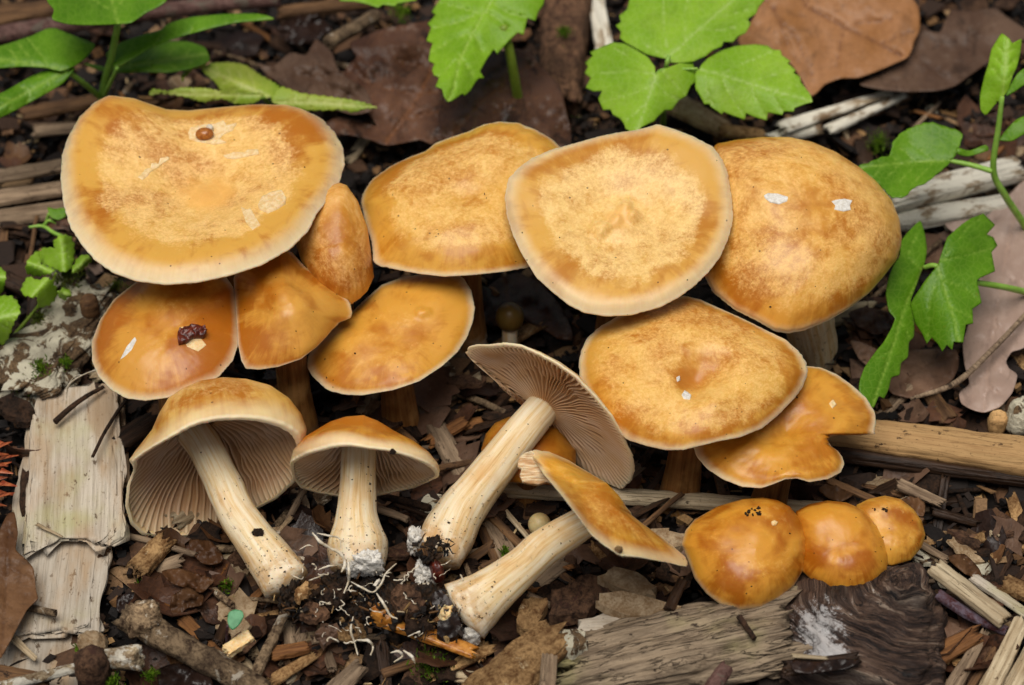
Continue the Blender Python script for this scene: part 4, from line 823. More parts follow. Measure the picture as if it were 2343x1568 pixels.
stick('stick', (1250, 1600), (1256, 1506), 17, 16, 40, 38, M['grey_wood'], 'short dark grey stub standing before the tan bark chunk', flat=.9, sq=2.3, rag=.2)
flake('bark_flake', 1318, 1366, 8, 130, 75.44, 3.6, M['brown_bark'], 'purplish-brown bark flake under the picked profile mushroom', 'bark', rot=.4, gy=0)
flake('bark_flake', 1215, 1396, 9.5, 52, 75.44, 2.7, M['tan_bark'], 'upright cream-orange chip beside the picked profile stem', 'chip', rot=-.7, gy=0)
flake('bark_flake', 1255, 1372, 5.5, 60, 90.2, 2.7, M['dark_bark'], 'black charred flake behind the cream-orange chip', 'bark', rot=-.5, gy=0)
flake('bark_flake', 1436, 1328, 10.2, 128, 49.2, 2.16, M['spotted_bark'], 'cream black-spotted bark flake, upper of the pair under the profile cap', 'bark', rot=-.35, gy=-0.03)
flake('bark_flake', 1462, 1384, 10.2, 182, 49.2, 2.16, M['spotted_bark'], 'cream black-spotted bark flake, lower of the pair under the profile cap', 'bark', rot=-.15, gy=-0.03)
flake('bark_flake', 1400, 1418, 7.1, 150, 41, 1.98, M['pale_wood'], 'pale wood flake on the upper edge of the long log', 'bark', rot=.25, gy=0)
flake('bark_flake', 1310, 1462, 11, 62, 44.28, 3.6, M['lichen_bark'], 'grey-white crusted lump between the tan chunk and the log', 'bark', rot=0, gy=0)
stick('stick', (1530, 1395), (1560, 1330), 11, 12, 26, 24, M['dark_wood'], 'short black stick propped under the largest young cap', flat=.95, sq=2.2, rag=.2)
stick('twig', (1690, 1410), (1726, 1462), 14, 13, 14, 12, M['dark_bark'], 'short black twig on the long log under the largest young cap', 'twig', flat=.95, sq=2.2, rag=.3)
flake('bark_flake', 1520, 1232, 6, 90, 41, 3.6, M['spotted_bark'], 'pale chip between the profile cap and the largest young cap', 'chip', rot=0, gy=0)
stick('wood_splinter', (1895, 1100), (2110, 1192), 6, 5, 20, 16, M['brown_wood'], 'brown splinter running behind the smallest young cap', flat=.6, rag=.5)
stick('wood_splinter', (2060, 1110), (2150, 1150), 6, 6, 34, 26, M['grey_wood'], 'grey frayed splinter below the thick orange-tan stick', flat=.5, rag=.8)
flake('bark_flake', 70, 1118, 7, 60, 98.4, 3.6, M['dark_bark'], 'dark wet bark along the edge of the wood slab near the red bud', 'bark', rot=0, gy=0)
# small red scaly bud
rb = empty('red_bud', P(-5, 1080, 2), 'red-orange scaly bud beside the big wood slab', 'bud')
for i in range(16):
    y0 = 1010 + i * 9.5; x0 = -12 + 16 * math.sin(i * 2.1)
    stick('scale', (x0, y0), (x0 + 34 + 10 * math.sin(i * 5.3), y0 + 10 * math.cos(i * 3.7)), 7 + (i % 4) * 1.5, 9 + (i % 3) * 2.5, 18, 3, M['red_scale'], flat=.25, sq=2.2, rag=.2, parent=rb, nl=12, na=12)

# ------------------------------------------------------------------ dead leaves
sheet('dead_leaf', Z(3, (700,-110),(680,0),(650,70),(600,160),(530,250),(600,330),(760,380),(860,400),(930,500),(990,602),(1040,572),(1080,530),(1180,492),(1290,488),(1400,450),(1600,360),(1642,260),(1678,180),(1672,60),(1640,0),(1500,-180),(1100,-260)), 20, M['beech'], 'smooth orange-brown dead leaf with dark veins behind the glossy dome', wav=2.5, gy=-.03, step=6, vw=2.0, vdep=.7,
      veins=[Z(3, (860,-200),(960,40),(1200,170),(1420,280),(1560,350)), Z(3, (700,0),(900,240),(1000,480)), Z(3, (960,40),(1010,-100)), Z(3, (1200,170),(1150,420)), Z(3, (1200,170),(1500,120)), Z(3, (760,40),(860,330),(940,420)), Z(3, (1420,280),(1620,200))])
sheet('dead_leaf', Z(3, (1300,532),(1420,470),(1600,370),(1600,310),(1660,230),(1700,190),(1800,205),(1830,150),(1880,62),(2000,72),(2150,50),(2220,100),(2340,180),(2420,200),(2300,270),(2200,330),(2120,385),(2000,470),(1900,540),(1780,572),(1600,578),(1450,566)), 15, M['grey_leaf'], 'grey-brown torn dead leaf beside the smooth orange-brown one', wav=2.5, step=6, vw=1.5, gy=-.02,
      veins=[Z(3, (1600,320),(1750,430),(1840,490)), Z(3, (1750,430),(2000,250),(2200,150)), Z(3, (1500,520),(1900,400))])
sheet('dead_leaf', Z(6, (1840,-10),(1900,60),(1960,200),(2000,420),(1990,600),(1950,750),(1960,880),(1990,1000),(1940,1045),(1925,1070),(1940,1125),(2000,1162),(2080,1182),(2180,1150),(2260,1060),(2292,950),(2240,905),(2222,860),(2260,800),(2340,770),(2480,600),(2480,-100),(2400,-330),(2250,-200),(2100,-60)), 8, M['oak_pink'], 'large pinkish-grey lobed dead leaf under the dark green leaves', wav=3, step=6, vw=2.0, vdep=.8,
      veins=[Z(6, (2300,-200),(2200,300),(2120,800),(2080,1170)), Z(6, (2200,300),(2350,400)), Z(6, (2180,420),(2040,330),(1980,200)), Z(6, (2130,620),(2260,700)), Z(6, (2110,880),(2230,960)), Z(6, (2100,950),(2000,1010)), Z(6, (2090,1000),(2180,1080))])
pxtube('leaf_stalk', [(2360, 705, 12, 12), (2270, 800, 13, 13), (2184, 877, 12, 14), (2083, 913, 8, 9)], M['grey_wood'], None, 'tan leaf stalk lying across the pinkish-grey leaf', 'stalk')
sheet('dead_leaf', Z(6, (1240,730),(1330,750),(1450,800),(1600,790),(1900,790),(1920,900),(1880,980),(1790,1040),(1700,1062),(1620,1092),(1500,1060),(1420,940),(1300,850)), 5, M['grey_leaf'], 'dark grey-brown folded leaf below the dark green leaves', wav=4, step=6, vw=1.5, veins=[Z(6, (1500,1050),(1700,900),(1900,820)), Z(6, (1640,950),(1560,850))])
sheet('dead_leaf', Z(7, (40,500),(90,478),(112,600),(100,710),(150,760),(210,830),(226,960),(238,1020),(170,1090),(80,1260),(40,1330),(0,1395),(-70,1300),(-90,900),(-50,700)), 11, M['red_leaf'], 'reddish-brown dead leaf overlapping the edge of the wood slab', wav=2, step=5, vw=1.4, gy=-.01, veins=[Z(7, (60,560),(40,900),(10,1360)), Z(7, (50,820),(200,900)), Z(7, (40,960),(190,1010)), Z(7, (35,1060),(130,1110))])
OAKV = [Z(2, (350,900),(450,760),(560,600),(640,440),(700,260)), Z(2, (450,760),(680,700),(690,760)), Z(2, (560,600),(330,560),(200,500)), Z(2, (560,600),(760,560)), Z(2, (640,440),(420,380)), Z(2, (640,440),(900,420))]
sheet('dead_leaf', Z(2, (120,275),(220,225),(310,188),(430,162),(560,140),(700,120),(860,180),(900,330),(960,460),(1000,640),(960,800),(880,900),(700,885),(640,908),(560,880),(450,902),(350,915),(250,880),(120,850),(0,845),(-60,800),(40,740),(180,760),(290,795),(240,720),(150,650),(60,560),(100,430),(160,360)), 13, M['oak_dark'], 'big dark brown wet dead leaf with a pale midrib behind the humped cap', wav=5, step=6, vw=2.0, gy=-.02, veins=OAKV, vdep=1.0)
sheet('dead_leaf', Z(2, (700,560),(820,470),(960,360),(1080,320),(1180,308),(1260,340),(1330,420),(1400,490),(1445,540),(1462,600),(1492,720),(1512,800),(1505,930),(1300,980),(1000,960),(760,940),(680,780)), 18, M['oak_dark'], 'dark brown dead leaf with wavy edge behind the green stalk', wav=4, step=6, vw=1.8, veins=[Z(2, (720,900),(950,650),(1150,480),(1300,400)), Z(2, (950,650),(1200,700)), Z(2, (1050,560),(1300,620)), Z(2, (900,700),(860,560))], gy=-.02)
sheet('dead_leaf', Z(1, (1630,400),(1720,420),(1830,335),(1930,345),(1990,250),(2040,280),(2095,335),(2130,430),(2200,500),(2300,560),(2350,690),(2220,720),(2000,650),(1850,605),(1760,525),(1680,470)), 17, M['grey_leaf'], 'mauve-brown crumpled leaf fragment beside the yellowing green leaf', wav=6, step=5, vw=1.6, veins=[Z(1, (1700,440),(1950,480),(2250,620)), Z(1, (1850,470),(1900,360))])
sheet('dead_leaf', Z(1, (1750,180),(1900,60),(2000,90),(2090,180),(2010,240),(1900,290),(1800,250)), 9, M['black_leaf'], 'bluish-black wet leaf scrap behind the mauve-brown fragment', wav=4, step=5)
sheet('dead_leaf', Z(5, (960,420),(1060,340),(1180,305),(1300,360),(1400,450),(1480,560),(1530,720),(1440,720),(1330,650),(1200,600),(1060,640),(940,600),(930,500)), 3, M['oak_dark'], 'brown leaf in the shade between the oval and pale round caps', wav=4, step=6, veins=[Z(5, (1090,310),(1120,480),(1200,640)), Z(5, (1120,480),(1330,560)), Z(5, (1100,420),(980,500))])
sheet('dead_leaf', Z(7, (1200,650),(1330,660),(1410,760),(1370,800),(1280,800),(1200,720)), 6, M['red_leaf'], 'small red-brown leaf scrap beside the picked bell stem', wav=3, step=5)
sheet('dead_leaf', Z(7, (1020,850),(1120,830),(1240,860),(1350,900),(1330,930),(1270,980),(1160,950),(1080,920)), 8, M['red_leaf'], 'curled reddish leaf scrap, upper of two by the seedling', wav=4, step=5, gy=-.04)
sheet('dead_leaf', Z(7, (1090,1000),(1180,950),(1280,1000),(1270,1060),(1180,1080),(1110,1140),(1070,1080)), 7, M['red_leaf'], 'orange-brown leaf scrap, lower of two by the seedling', wav=3, step=5, gy=-.03)
sheet('dead_leaf', Z(7, (990,1470),(1100,1430),(1250,1450),(1330,1520),(1340,1640),(1100,1660),(1000,1560)), 7, M['black_leaf'], 'dark leaf scrap below the thick mottled twig', wav=3, step=5)
sheet('dead_leaf', Z(7, (740,1010),(840,980),(960,1010),(970,1080),(840,1120),(740,1100)), 6, M['black_leaf'], 'dark purplish leaf scrap between the wood slab and the seedling', wav=3, step=5)
sheet('dead_leaf', Z(9, (860,1410),(1000,1420),(1180,1400),(1300,1410),(1220,1460),(1000,1490),(890,1480)), 19, M['black_leaf'], 'dark red curled leaf lying on the gnarled log', wav=2, step=5)
sheet('dead_leaf', Z(9, (1040,330),(1120,280),(1230,300),(1260,360),(1180,410),(1090,380)), 6, M['red_leaf'], 'small orange-brown leaf scrap behind the middle young cap', wav=2, step=5)
sheet('dead_leaf', Z(9, (1560,400),(1640,370),(1710,420),(1700,500),(1620,480)), 6, M['red_leaf'], 'reddish netted leaf scrap behind the smallest young cap', wav=2, step=5)
sheet('dead_leaf', Z(9, (1850,760),(1960,740),(2050,830),(2070,900),(1960,860)), 5, M['red_leaf'], 'brown leaf scrap behind the bark-spotted stick', wav=3, step=5)
sheet('dead_leaf', Z(6, (1230,560),(1330,520),(1500,560),(1500,650),(1400,690),(1290,640)), 5, M['oak_dark'], 'brown curled leaf scrap below the glossy dome edge', wav=3, step=5)

# ------------------------------------------------------------------ green plants
def stalk(parent, pts, mat='green_stalk'): return pxtube('stalk', pts, M[mat], parent, n=14, m=26)
pa = empty('green_plant', P(232, 225, 0), 'leafy dark green plant growing behind the heart-shaped cap', 'plant')
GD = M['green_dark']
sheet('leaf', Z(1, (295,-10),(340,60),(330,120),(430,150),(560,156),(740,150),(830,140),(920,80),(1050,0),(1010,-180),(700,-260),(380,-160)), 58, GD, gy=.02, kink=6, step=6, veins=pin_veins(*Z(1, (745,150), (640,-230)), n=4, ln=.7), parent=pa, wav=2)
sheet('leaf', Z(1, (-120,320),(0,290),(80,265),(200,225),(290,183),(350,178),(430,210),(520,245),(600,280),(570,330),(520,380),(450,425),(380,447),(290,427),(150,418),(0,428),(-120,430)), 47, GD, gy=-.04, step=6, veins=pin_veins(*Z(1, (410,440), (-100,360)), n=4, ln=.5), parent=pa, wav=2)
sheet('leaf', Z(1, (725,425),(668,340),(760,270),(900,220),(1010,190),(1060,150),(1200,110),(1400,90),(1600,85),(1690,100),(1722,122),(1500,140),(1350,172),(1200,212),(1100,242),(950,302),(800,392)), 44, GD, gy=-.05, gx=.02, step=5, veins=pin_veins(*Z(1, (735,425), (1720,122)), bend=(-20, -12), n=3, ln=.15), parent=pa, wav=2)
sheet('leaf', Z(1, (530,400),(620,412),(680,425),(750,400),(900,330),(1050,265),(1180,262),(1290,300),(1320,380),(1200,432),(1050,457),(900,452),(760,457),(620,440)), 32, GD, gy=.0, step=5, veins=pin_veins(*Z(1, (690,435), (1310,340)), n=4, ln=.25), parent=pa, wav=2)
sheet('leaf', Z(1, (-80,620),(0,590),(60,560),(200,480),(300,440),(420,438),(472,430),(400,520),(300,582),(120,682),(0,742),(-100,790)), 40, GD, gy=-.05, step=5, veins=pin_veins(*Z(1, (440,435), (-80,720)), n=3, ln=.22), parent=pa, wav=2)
stalk(pa, [(270, 54, 56, 15), (255, 130, 42, 17), (236, 205, 26, 18), (228, 300, 2, 20)])
stalk(pa, [(150, 160, 44, 12), (190, 190, 36, 13), (226, 220, 24, 14)]); stalk(pa, [(268, 156, 42, 9), (250, 195, 32, 10), (234, 225, 22, 12)])
pb = empty('green_plant', P(625, 260, 0), 'yellowing green serrated leaf with brown blotches behind the heart-shaped cap', 'plant')
GY = M['green_yellow']
sheet('leaf', Z(1, (940,600),(960,563),(1060,574),(1150,553),(1300,558),(1400,578),(1480,588),(1660,588),(1620,640),(1560,655),(1480,650),(1400,622),(1280,640),(1180,612),(1090,596),(1000,590)), 30, GY, teeth=3, period=14, step=4.5, gy=-.1, veins=pin_veins(*Z(1, (1650,600), (945,590)), n=4, ln=.12), parent=pb, wav=1.5)
sheet('leaf', Z(1, (1270,440),(1290,420),(1330,400),(1440,394),(1540,408),(1650,478),(1762,545),(1740,602),(1640,622),(1500,602),(1400,577),(1360,522)), 26, GY, teeth=2.5, period=16, step=4.5, gy=-.02, veins=pin_veins(*Z(1, (1690,610), (1290,430)), n=4, ln=.3), parent=pb, wav=2)
sheet('leaf', Z(1, (1720,648),(1726,590),(1780,549),(1900,588),(2050,608),(2200,628),(2300,650),(2374,678),(2300,684),(2230,706),(2150,690),(2050,694),(1900,690)), 28, GY, teeth=3, period=18, step=4.5, gy=-.08, veins=pin_veins(*Z(1, (1725,645), (2370,678)), bend=(0, -8), n=5, ln=.1), parent=pb, wav=1.5)
sheet('leaf', Z(1, (1140,490),(1165,430),(1180,390),(1240,344),(1300,378),(1295,415),(1220,432),(1170,480),(1150,512)), 28, GY, teeth=2, period=14, step=4, gy=-.08, parent=pb, wav=2)
stalk(pb, [(600, 222, 27, 10), (618, 245, 18, 12), (628, 300, 0, 13)])
pc = empty('green_plant', P(1190, 300, 0), 'bright green toothed leaf hanging beside its olive stalk', 'plant')
sheet('leaf', Z(2, (740,642),(770,630),(830,590),(846,600),(880,572),(910,520),(930,494),(968,490),(942,450),(980,378),(1030,308),(1050,338),(1120,260),(1180,203),(1216,218),(1240,113),(1292,128),(1310,70),(1342,28),(1352,-20),(1300,-120),(1100,-230),(900,-240),(720,-130),(690,0),(660,40),(638,76),(664,90),(640,120),(612,150),(634,172),(605,255),(645,272),(628,320),(618,382),(654,400),(640,440),(650,472),(684,488),(663,545),(702,560),(715,610)), 46, M['green'], gy=-.05, step=5, vw=1.7, veins=[Z(2, (740,640),(780,560),(810,400),(900,200),(980,70),(1060,-80)), Z(2, (980,70),(820,140),(650,180)), Z(2, (900,200),(760,260),(630,330)), Z(2, (980,70),(1130,180)), Z(2, (1010,10),(1110,80),(1230,110)), Z(2, (900,200),(960,330)), Z(2, (820,350),(720,440),(660,500)), Z(2, (820,350),(900,480)), Z(2, (960,90),(850,60),(700,20))], parent=pc, wav=4, vdep=.6, round_=False)
sheet('leaf', Z(2, (40,-40),(60,5),(160,8),(230,24),(300,47),(330,28),(410,38),(420,20),(540,0),(560,-60),(300,-120)), 46, M['green'], gy=-.03, step=5, parent=pc, round_=False)
stalk(pc, [(1150, 60, 44, 20), (1166, 120, 36, 22), (1180, 200, 22, 23), (1198, 300, 1, 24)], 'olive_stalk')
pd = empty('green_plant', P(1520, 300, 0), 'bright green three-part leaf spreading above the pale round cap', 'plant')
GP = M['green_pale']
sheet('leaf', Z(2, (1900,-150),(1885,0),(1868,62),(1820,98),(1832,140),(1798,160),(1832,200),(1824,240),(1862,270),(1900,290),(1990,340),(2100,366)) + Z(3, (92,365),(100,392),(160,396),(250,386),(330,350),(365,318),(430,290),(440,262),(500,262),(530,228),(580,205),(612,150),(590,120),(645,85),(662,40),(700,0),(600,-170),(250,-280)), 52, GP, gy=-.045, step=5.5, vw=1.5, veins=[Z(3, (92,362),(280,190),(500,0),(620,-120)), Z(3, (200,260),(190,100),(230,-60)), Z(3, (92,362),(70,200),(60,0)), Z(3, (92,362),(-30,300),(-100,250)), Z(3, (280,190),(430,190),(540,170)), Z(3, (360,120),(500,90),(600,60))], parent=pd, wav=3, round_=False)
sheet('leaf', Z(2, (2050,468),(2044,420),(2000,360),(1920,310),(1850,275),(1780,268),(1700,300),(1636,330),(1654,352),(1606,395),(1624,420),(1602,460),(1642,490),(1608,552),(1660,574),(1714,570),(1688,622),(1718,692),(1764,688),(1780,722),(1824,744),(1850,780),(1860,812),(1930,842),(1960,800),(2040,762),(2060,738),(2108,692),(2152,692),(2196,630),(2242,604),(2270,540),(2302,512),(2300,440),(2280,388),(2200,400),(2120,430),(2090,447)), 47, GP, gy=-.05, step=5, vw=1.5, veins=[Z(2, (2052,466),(2010,600),(1970,720),(1930,838)), Z(2, (2052,466),(1880,450),(1640,470)), Z(2, (2030,540),(1900,600),(1720,640)), Z(2, (2000,640),(1920,720),(1850,770)), Z(2, (2040,510),(2120,600),(2200,630)), Z(2, (2090,447),(2180,540),(2235,605)), Z(2, (2040,470),(1950,400),(1780,300))], parent=pd, wav=3, round_=False)
sheet('leaf', Z(3, (290,432),(300,410),(340,370),(420,320),(520,290),(640,280),(720,290),(745,312),(800,318),(808,350),(862,385),(842,397),(895,442),(880,460),(922,482),(928,520),(954,552),(990,600),(1002,642),(960,652),(888,680),(882,702),(820,700),(812,724),(720,706),(712,757),(640,738),(582,712),(574,752),(500,728),(438,702),(432,720),(360,672),(352,655),(318,655),(290,600),(264,560),(258,480),(268,448)), 46, GP, gy=-.035, step=5, vw=1.5, veins=[Z(3, (275,436),(420,470),(600,530),(800,590),(1000,640)), Z(3, (420,470),(560,400),(740,330)), Z(3, (420,470),(480,600),(570,730)), Z(3, (600,530),(720,480),(880,450)), Z(3, (600,530),(640,620),(710,740)), Z(3, (330,445),(330,560),(370,660)), Z(3, (740,572),(850,560),(930,530)), Z(3, (740,572),(780,650),(815,710))], parent=pd, wav=3, round_=False)
stalk(pd, [(1530, 128, 50, 10), (1524, 155, 46, 11), (1520, 210, 26, 12), (1516, 290, 0, 13)]); stalk(pd, [(1500, 170, 46, 6), (1520, 160, 46, 7), (1596, 158, 46, 6)])
pe = empty('green_plant', P(2330, 510, 0), 'green sprig with upright curled leaves beside the white sticks', 'plant')
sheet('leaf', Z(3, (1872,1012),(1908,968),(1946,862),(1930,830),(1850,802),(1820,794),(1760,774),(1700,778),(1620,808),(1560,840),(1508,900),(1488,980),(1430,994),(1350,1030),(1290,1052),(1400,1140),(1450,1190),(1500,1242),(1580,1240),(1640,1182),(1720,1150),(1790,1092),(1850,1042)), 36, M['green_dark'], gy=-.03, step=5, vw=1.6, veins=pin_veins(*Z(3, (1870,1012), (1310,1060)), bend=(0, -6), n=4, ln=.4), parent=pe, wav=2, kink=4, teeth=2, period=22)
sheet('leaf', Z(3, (2195,212),(2240,242),(2262,272),(2318,248),(2312,330),(2290,420),(2262,480),(2240,560),(2200,612),(2150,660),(2095,722),(2062,690),(2058,600),(2080,500),(2110,400),(2130,310),(2180,228)), 58, M['green'], gy=-.07, step=4.5, veins=pin_veins(*Z(3, (2200,605), (2230,240)), n=3, ln=.35), parent=pe, wav=2)
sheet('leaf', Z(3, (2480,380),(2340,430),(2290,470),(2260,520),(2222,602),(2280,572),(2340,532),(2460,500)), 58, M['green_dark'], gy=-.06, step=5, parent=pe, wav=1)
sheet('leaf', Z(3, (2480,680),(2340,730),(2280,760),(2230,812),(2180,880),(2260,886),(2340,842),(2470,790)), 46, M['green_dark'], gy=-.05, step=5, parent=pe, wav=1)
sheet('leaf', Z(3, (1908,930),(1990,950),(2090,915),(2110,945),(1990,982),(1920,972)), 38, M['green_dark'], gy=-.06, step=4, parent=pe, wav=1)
stalk(pe, [(2292, 222, 57, 11), (2284, 290, 48, 13), (2272, 390, 34, 15), (2300, 450, 24, 16), (2345, 518, 10, 17), (2372, 570, 0, 18)]); stalk(pe, [(2172, 368, 35, 10), (2220, 378, 35, 12), (2268, 392, 34, 13)])
pf = empty('green_plant', P(2350, 665, 6), 'dark glossy green leaves hanging over the pinkish-grey leaf', 'plant')
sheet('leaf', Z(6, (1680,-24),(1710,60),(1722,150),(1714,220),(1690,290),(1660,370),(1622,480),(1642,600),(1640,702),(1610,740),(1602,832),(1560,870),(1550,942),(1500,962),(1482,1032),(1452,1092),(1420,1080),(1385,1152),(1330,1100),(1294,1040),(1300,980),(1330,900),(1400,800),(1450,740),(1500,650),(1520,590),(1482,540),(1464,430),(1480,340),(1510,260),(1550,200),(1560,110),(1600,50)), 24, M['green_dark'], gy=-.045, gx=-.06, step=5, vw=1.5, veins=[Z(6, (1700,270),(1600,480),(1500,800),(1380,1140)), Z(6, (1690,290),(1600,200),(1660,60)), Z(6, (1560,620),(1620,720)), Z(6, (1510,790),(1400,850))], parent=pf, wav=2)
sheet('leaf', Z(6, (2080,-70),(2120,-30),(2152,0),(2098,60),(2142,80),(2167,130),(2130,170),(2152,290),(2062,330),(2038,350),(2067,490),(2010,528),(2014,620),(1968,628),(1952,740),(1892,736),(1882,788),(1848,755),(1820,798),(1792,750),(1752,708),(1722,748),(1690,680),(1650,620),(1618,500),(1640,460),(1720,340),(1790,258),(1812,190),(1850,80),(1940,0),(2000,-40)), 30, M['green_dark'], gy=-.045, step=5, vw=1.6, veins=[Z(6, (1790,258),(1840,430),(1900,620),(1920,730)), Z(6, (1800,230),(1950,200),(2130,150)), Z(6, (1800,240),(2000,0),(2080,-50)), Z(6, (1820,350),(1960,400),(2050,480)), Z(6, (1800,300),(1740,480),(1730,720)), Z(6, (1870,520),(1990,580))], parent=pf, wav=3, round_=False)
stalk(pf, [(2114, 612, 28, 11), (2142, 609, 30, 12), (2200, 640, 28, 11), (2240, 648, 24, 14), (2300, 658, 18, 15), (2360, 672, 8, 16)])
pg = empty('green_plant', P(120, 640, 0), 'small light green scalloped plant beside the heart-shaped cap', 'plant')
for poly, bt in [(Z(4, (335,110),(345,145),(280,148),(228,182),(258,240),(330,270),(400,296),(452,270),(468,200),(466,120),(440,72),(380,68)), Z(4, (400,290), (390,90))), (Z(4, (240,165),(178,220),(163,270),(170,302),(230,322),(320,302),(342,282),(260,245)), Z(4, (330,295), (180,240))),
        (Z(4, (300,330),(240,350),(178,328),(138,390),(138,432),(180,452),(238,458),(236,522),(310,502),(352,460),(356,400)), Z(4, (300,335), (200,450))), (Z(4, (450,292),(490,210),(540,188),(578,215),(540,262),(480,300)), Z(4, (460,290), (560,210))), (Z(4, (360,430),(400,472),(445,442),(440,415),(400,400)), Z(4, (370,420), (440,440)))]:
    sheet('leaf', poly, 22, GP, teeth=4.5, period=15, step=4, gy=-.05, veins=pin_veins(*bt, n=3, ln=.35), parent=pg, wav=1.5, vw=1.2)
stalk(pg, [(128, 625, 20, 6), (118, 650, 16, 8), (88, 700, 9, 8), (30, 770, 2, 9)], 'olive_stalk')
ph = empty('green_plant', P(5, 800, 0), 'bright green leaves entering beside the lichen-crusted bark', 'plant')
sheet('leaf', Z(4, (-80,240),(0,268),(38,310),(22,400),(0,432),(-90,440)), 24, GP, teeth=3, period=12, step=4.5, gy=-.05, parent=ph, veins=pin_veins(*Z(4, (-70,330), (30,330)), n=2))
sheet('leaf', Z(4, (-120,460),(0,448),(70,450),(112,490),(127,550),(90,612),(60,692),(30,742),(0,752),(-100,720)), 22, GP, teeth=4, period=16, step=4.5, gy=-.05, parent=ph, veins=pin_veins(*Z(4, (-100,600), (120,560)), n=3, ln=.6))
stalk(ph, [(-20, 730, 20, 8), (-30, 800, 0, 9)])
pi_ = empty('green_plant', P(150, 545, 2), 'thin pale green sprig under the layered planks', 'plant')
stalk(pi_, [(158, 548, 12, 9), (125, 534, 12, 9), (98, 518, 12, 8), (66, 520, 12, 5)]); stalk(pi_, [(98, 518, 12, 6), (112, 505, 14, 7), (128, 512, 13, 3)]); stalk(pi_, [(104, 512, 12, 6), (112, 490, 16, 8)])
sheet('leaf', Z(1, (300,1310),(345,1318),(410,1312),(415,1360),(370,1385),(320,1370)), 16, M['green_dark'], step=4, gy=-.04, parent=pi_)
sd = empty('seedling', P(525, 1475, 4), 'tiny seedling with one round blue-green leaf by the cream chip', 'seedling')
stalk_o = pxtube('stalk', [(520, 1432, 14, 7), (519, 1455, 9, 7), (519, 1500, 0, 8)], M['red_twig'], sd)
sheet('leaf', Z(7, (1434,1160),(1442,1110),(1480,1090),(1525,1098),(1536,1130),(1510,1180),(1470,1214),(1448,1200)), 15, plain_mat('blue_green_leaf', C('3f7f50'), C('5a9a6a'), .3, .5, .4, .1), step=3.5, gy=-.05, parent=sd)

def flap_mat():
    n = NT('gill_flap'); tc = n.attr('tc', 'Vector'); a = n.noise(n.vmul(tc, (.12, 1, 1)), 1.3, 3, .6)
    return n.bsdf(n.mix(n.sm(a, .38, .6), C('c79a6a'), C('ecd5ae')), .6, .25, n.bump(a, .6, .0008), sss=.2, rad=(1, .6, .35), rscale=.0007)
hz = hit('m14', 1236, 1050)[0]
if hz is not None: sheet('folded_margin', [(1185,1055),(1189,1045),(1200,1036),(1216,1031),(1232,1046),(1250,1078),(1272,1106),(1250,1100),(1232,1106),(1210,1104),(1195,1100),(1189,1086),(1194,1070),(1184,1066)], hz[2] * 1000 - 3.5, flap_mat(), th=.8, gy=-.07, gx=.01, step=4, wav=.8, parent=CAPS['m14']['root'], round_=False)
# ------------------------------------------------------------------ soil clump and threads at the picked stems
for i, (x, y, z, sx, sy, sz, lab) in enumerate([(700, 1392, 5, 110, 62, 8, 'black soil clod at the base of the picked bell mushroom'), (852, 1352, 6, 90, 50, 7, 'black soil clod under the mouldy upright stem'),
        (905, 1408, 7, 130, 80, 9, 'black soil clod in the middle of the clump of picked stems'), (968, 1392, 8, 110, 80, 9, 'dark soil clod between the two long picked stems'), (985, 1258, 17, 92, 34, 3.2, 'black soil crust stuck to the long curved picked stem'),
        (770, 1362, 5, 90, 52, 8, 'dark grey soil clod between the bell mushroom and the upright stem'), (830, 1420, 3, 130, 70, 7, 'brown soil clod below the mouldy upright stem'), (662, 1366, 9, 90, 36, 7, 'crumbly soil clod gripping the base of the bell mushroom stem')]):
    lump('soil_clod', x, y, z, sx * .85, sy * .8, sz * .75, M['dirt'], lab, 'soil', amp=.6, freq=2.6, res=(40, 60), rot=i * 1.1)
stick('wood_chip', (866, 1408), (1082, 1492), 10, 8, 52, 34, M['amber'], 'long glossy amber wood chip under the picked stem bases', 'chip', flat=.4, sq=3, rag=.7, ridge=.2)
sheet('bark_scrap', Z(8, (690,960),(740,1010),(790,1080),(825,1190),(800,1250),(720,1285),(670,1240),(680,1120),(640,1050),(640,990)), 14, M['black_leaf'], 'dark cracked reddish bark scrap at the cut end of the profile stem', 'bark', th=1.4, gy=-.06, step=4, wav=1, round_=False)
lump('beetle_husk', 998, 1306, 14, 30, 38, 3.5, M['budscale'], 'small shiny dark husk at the base of the long curved stem', 'husk', rot=.4, amp=.1)
def part_lump(par, name, px, py, z, sx, sy, sz, mat, amp=.3, **k): return tag(lump(name, px, py, z, sx, sy, sz, mat, amp=amp, parent=par, **k))
for q in [('m12', 844, 1290, 16, 60, 26, 4), ('m12', 806, 1302, 13, 26, 16, 3), ('m13', 976, 1308, 12, 46, 40, 4), ('m13', 966, 1335, 10, 30, 26, 3), ('m13', 950, 1238, 13, 34, 32, 4), ('m14', 1080, 1458, 6, 40, 18, 3)]:
    part_lump(CAPS[q[0]]['stem'], 'white_mould', *q[1:], M['mould'], amp=.6, freq=3.5, res=(36, 50))
def QZ(*p): return [(x / 3.746 + 604.8, y / 3.746 + 1149.2) for x, y in p]
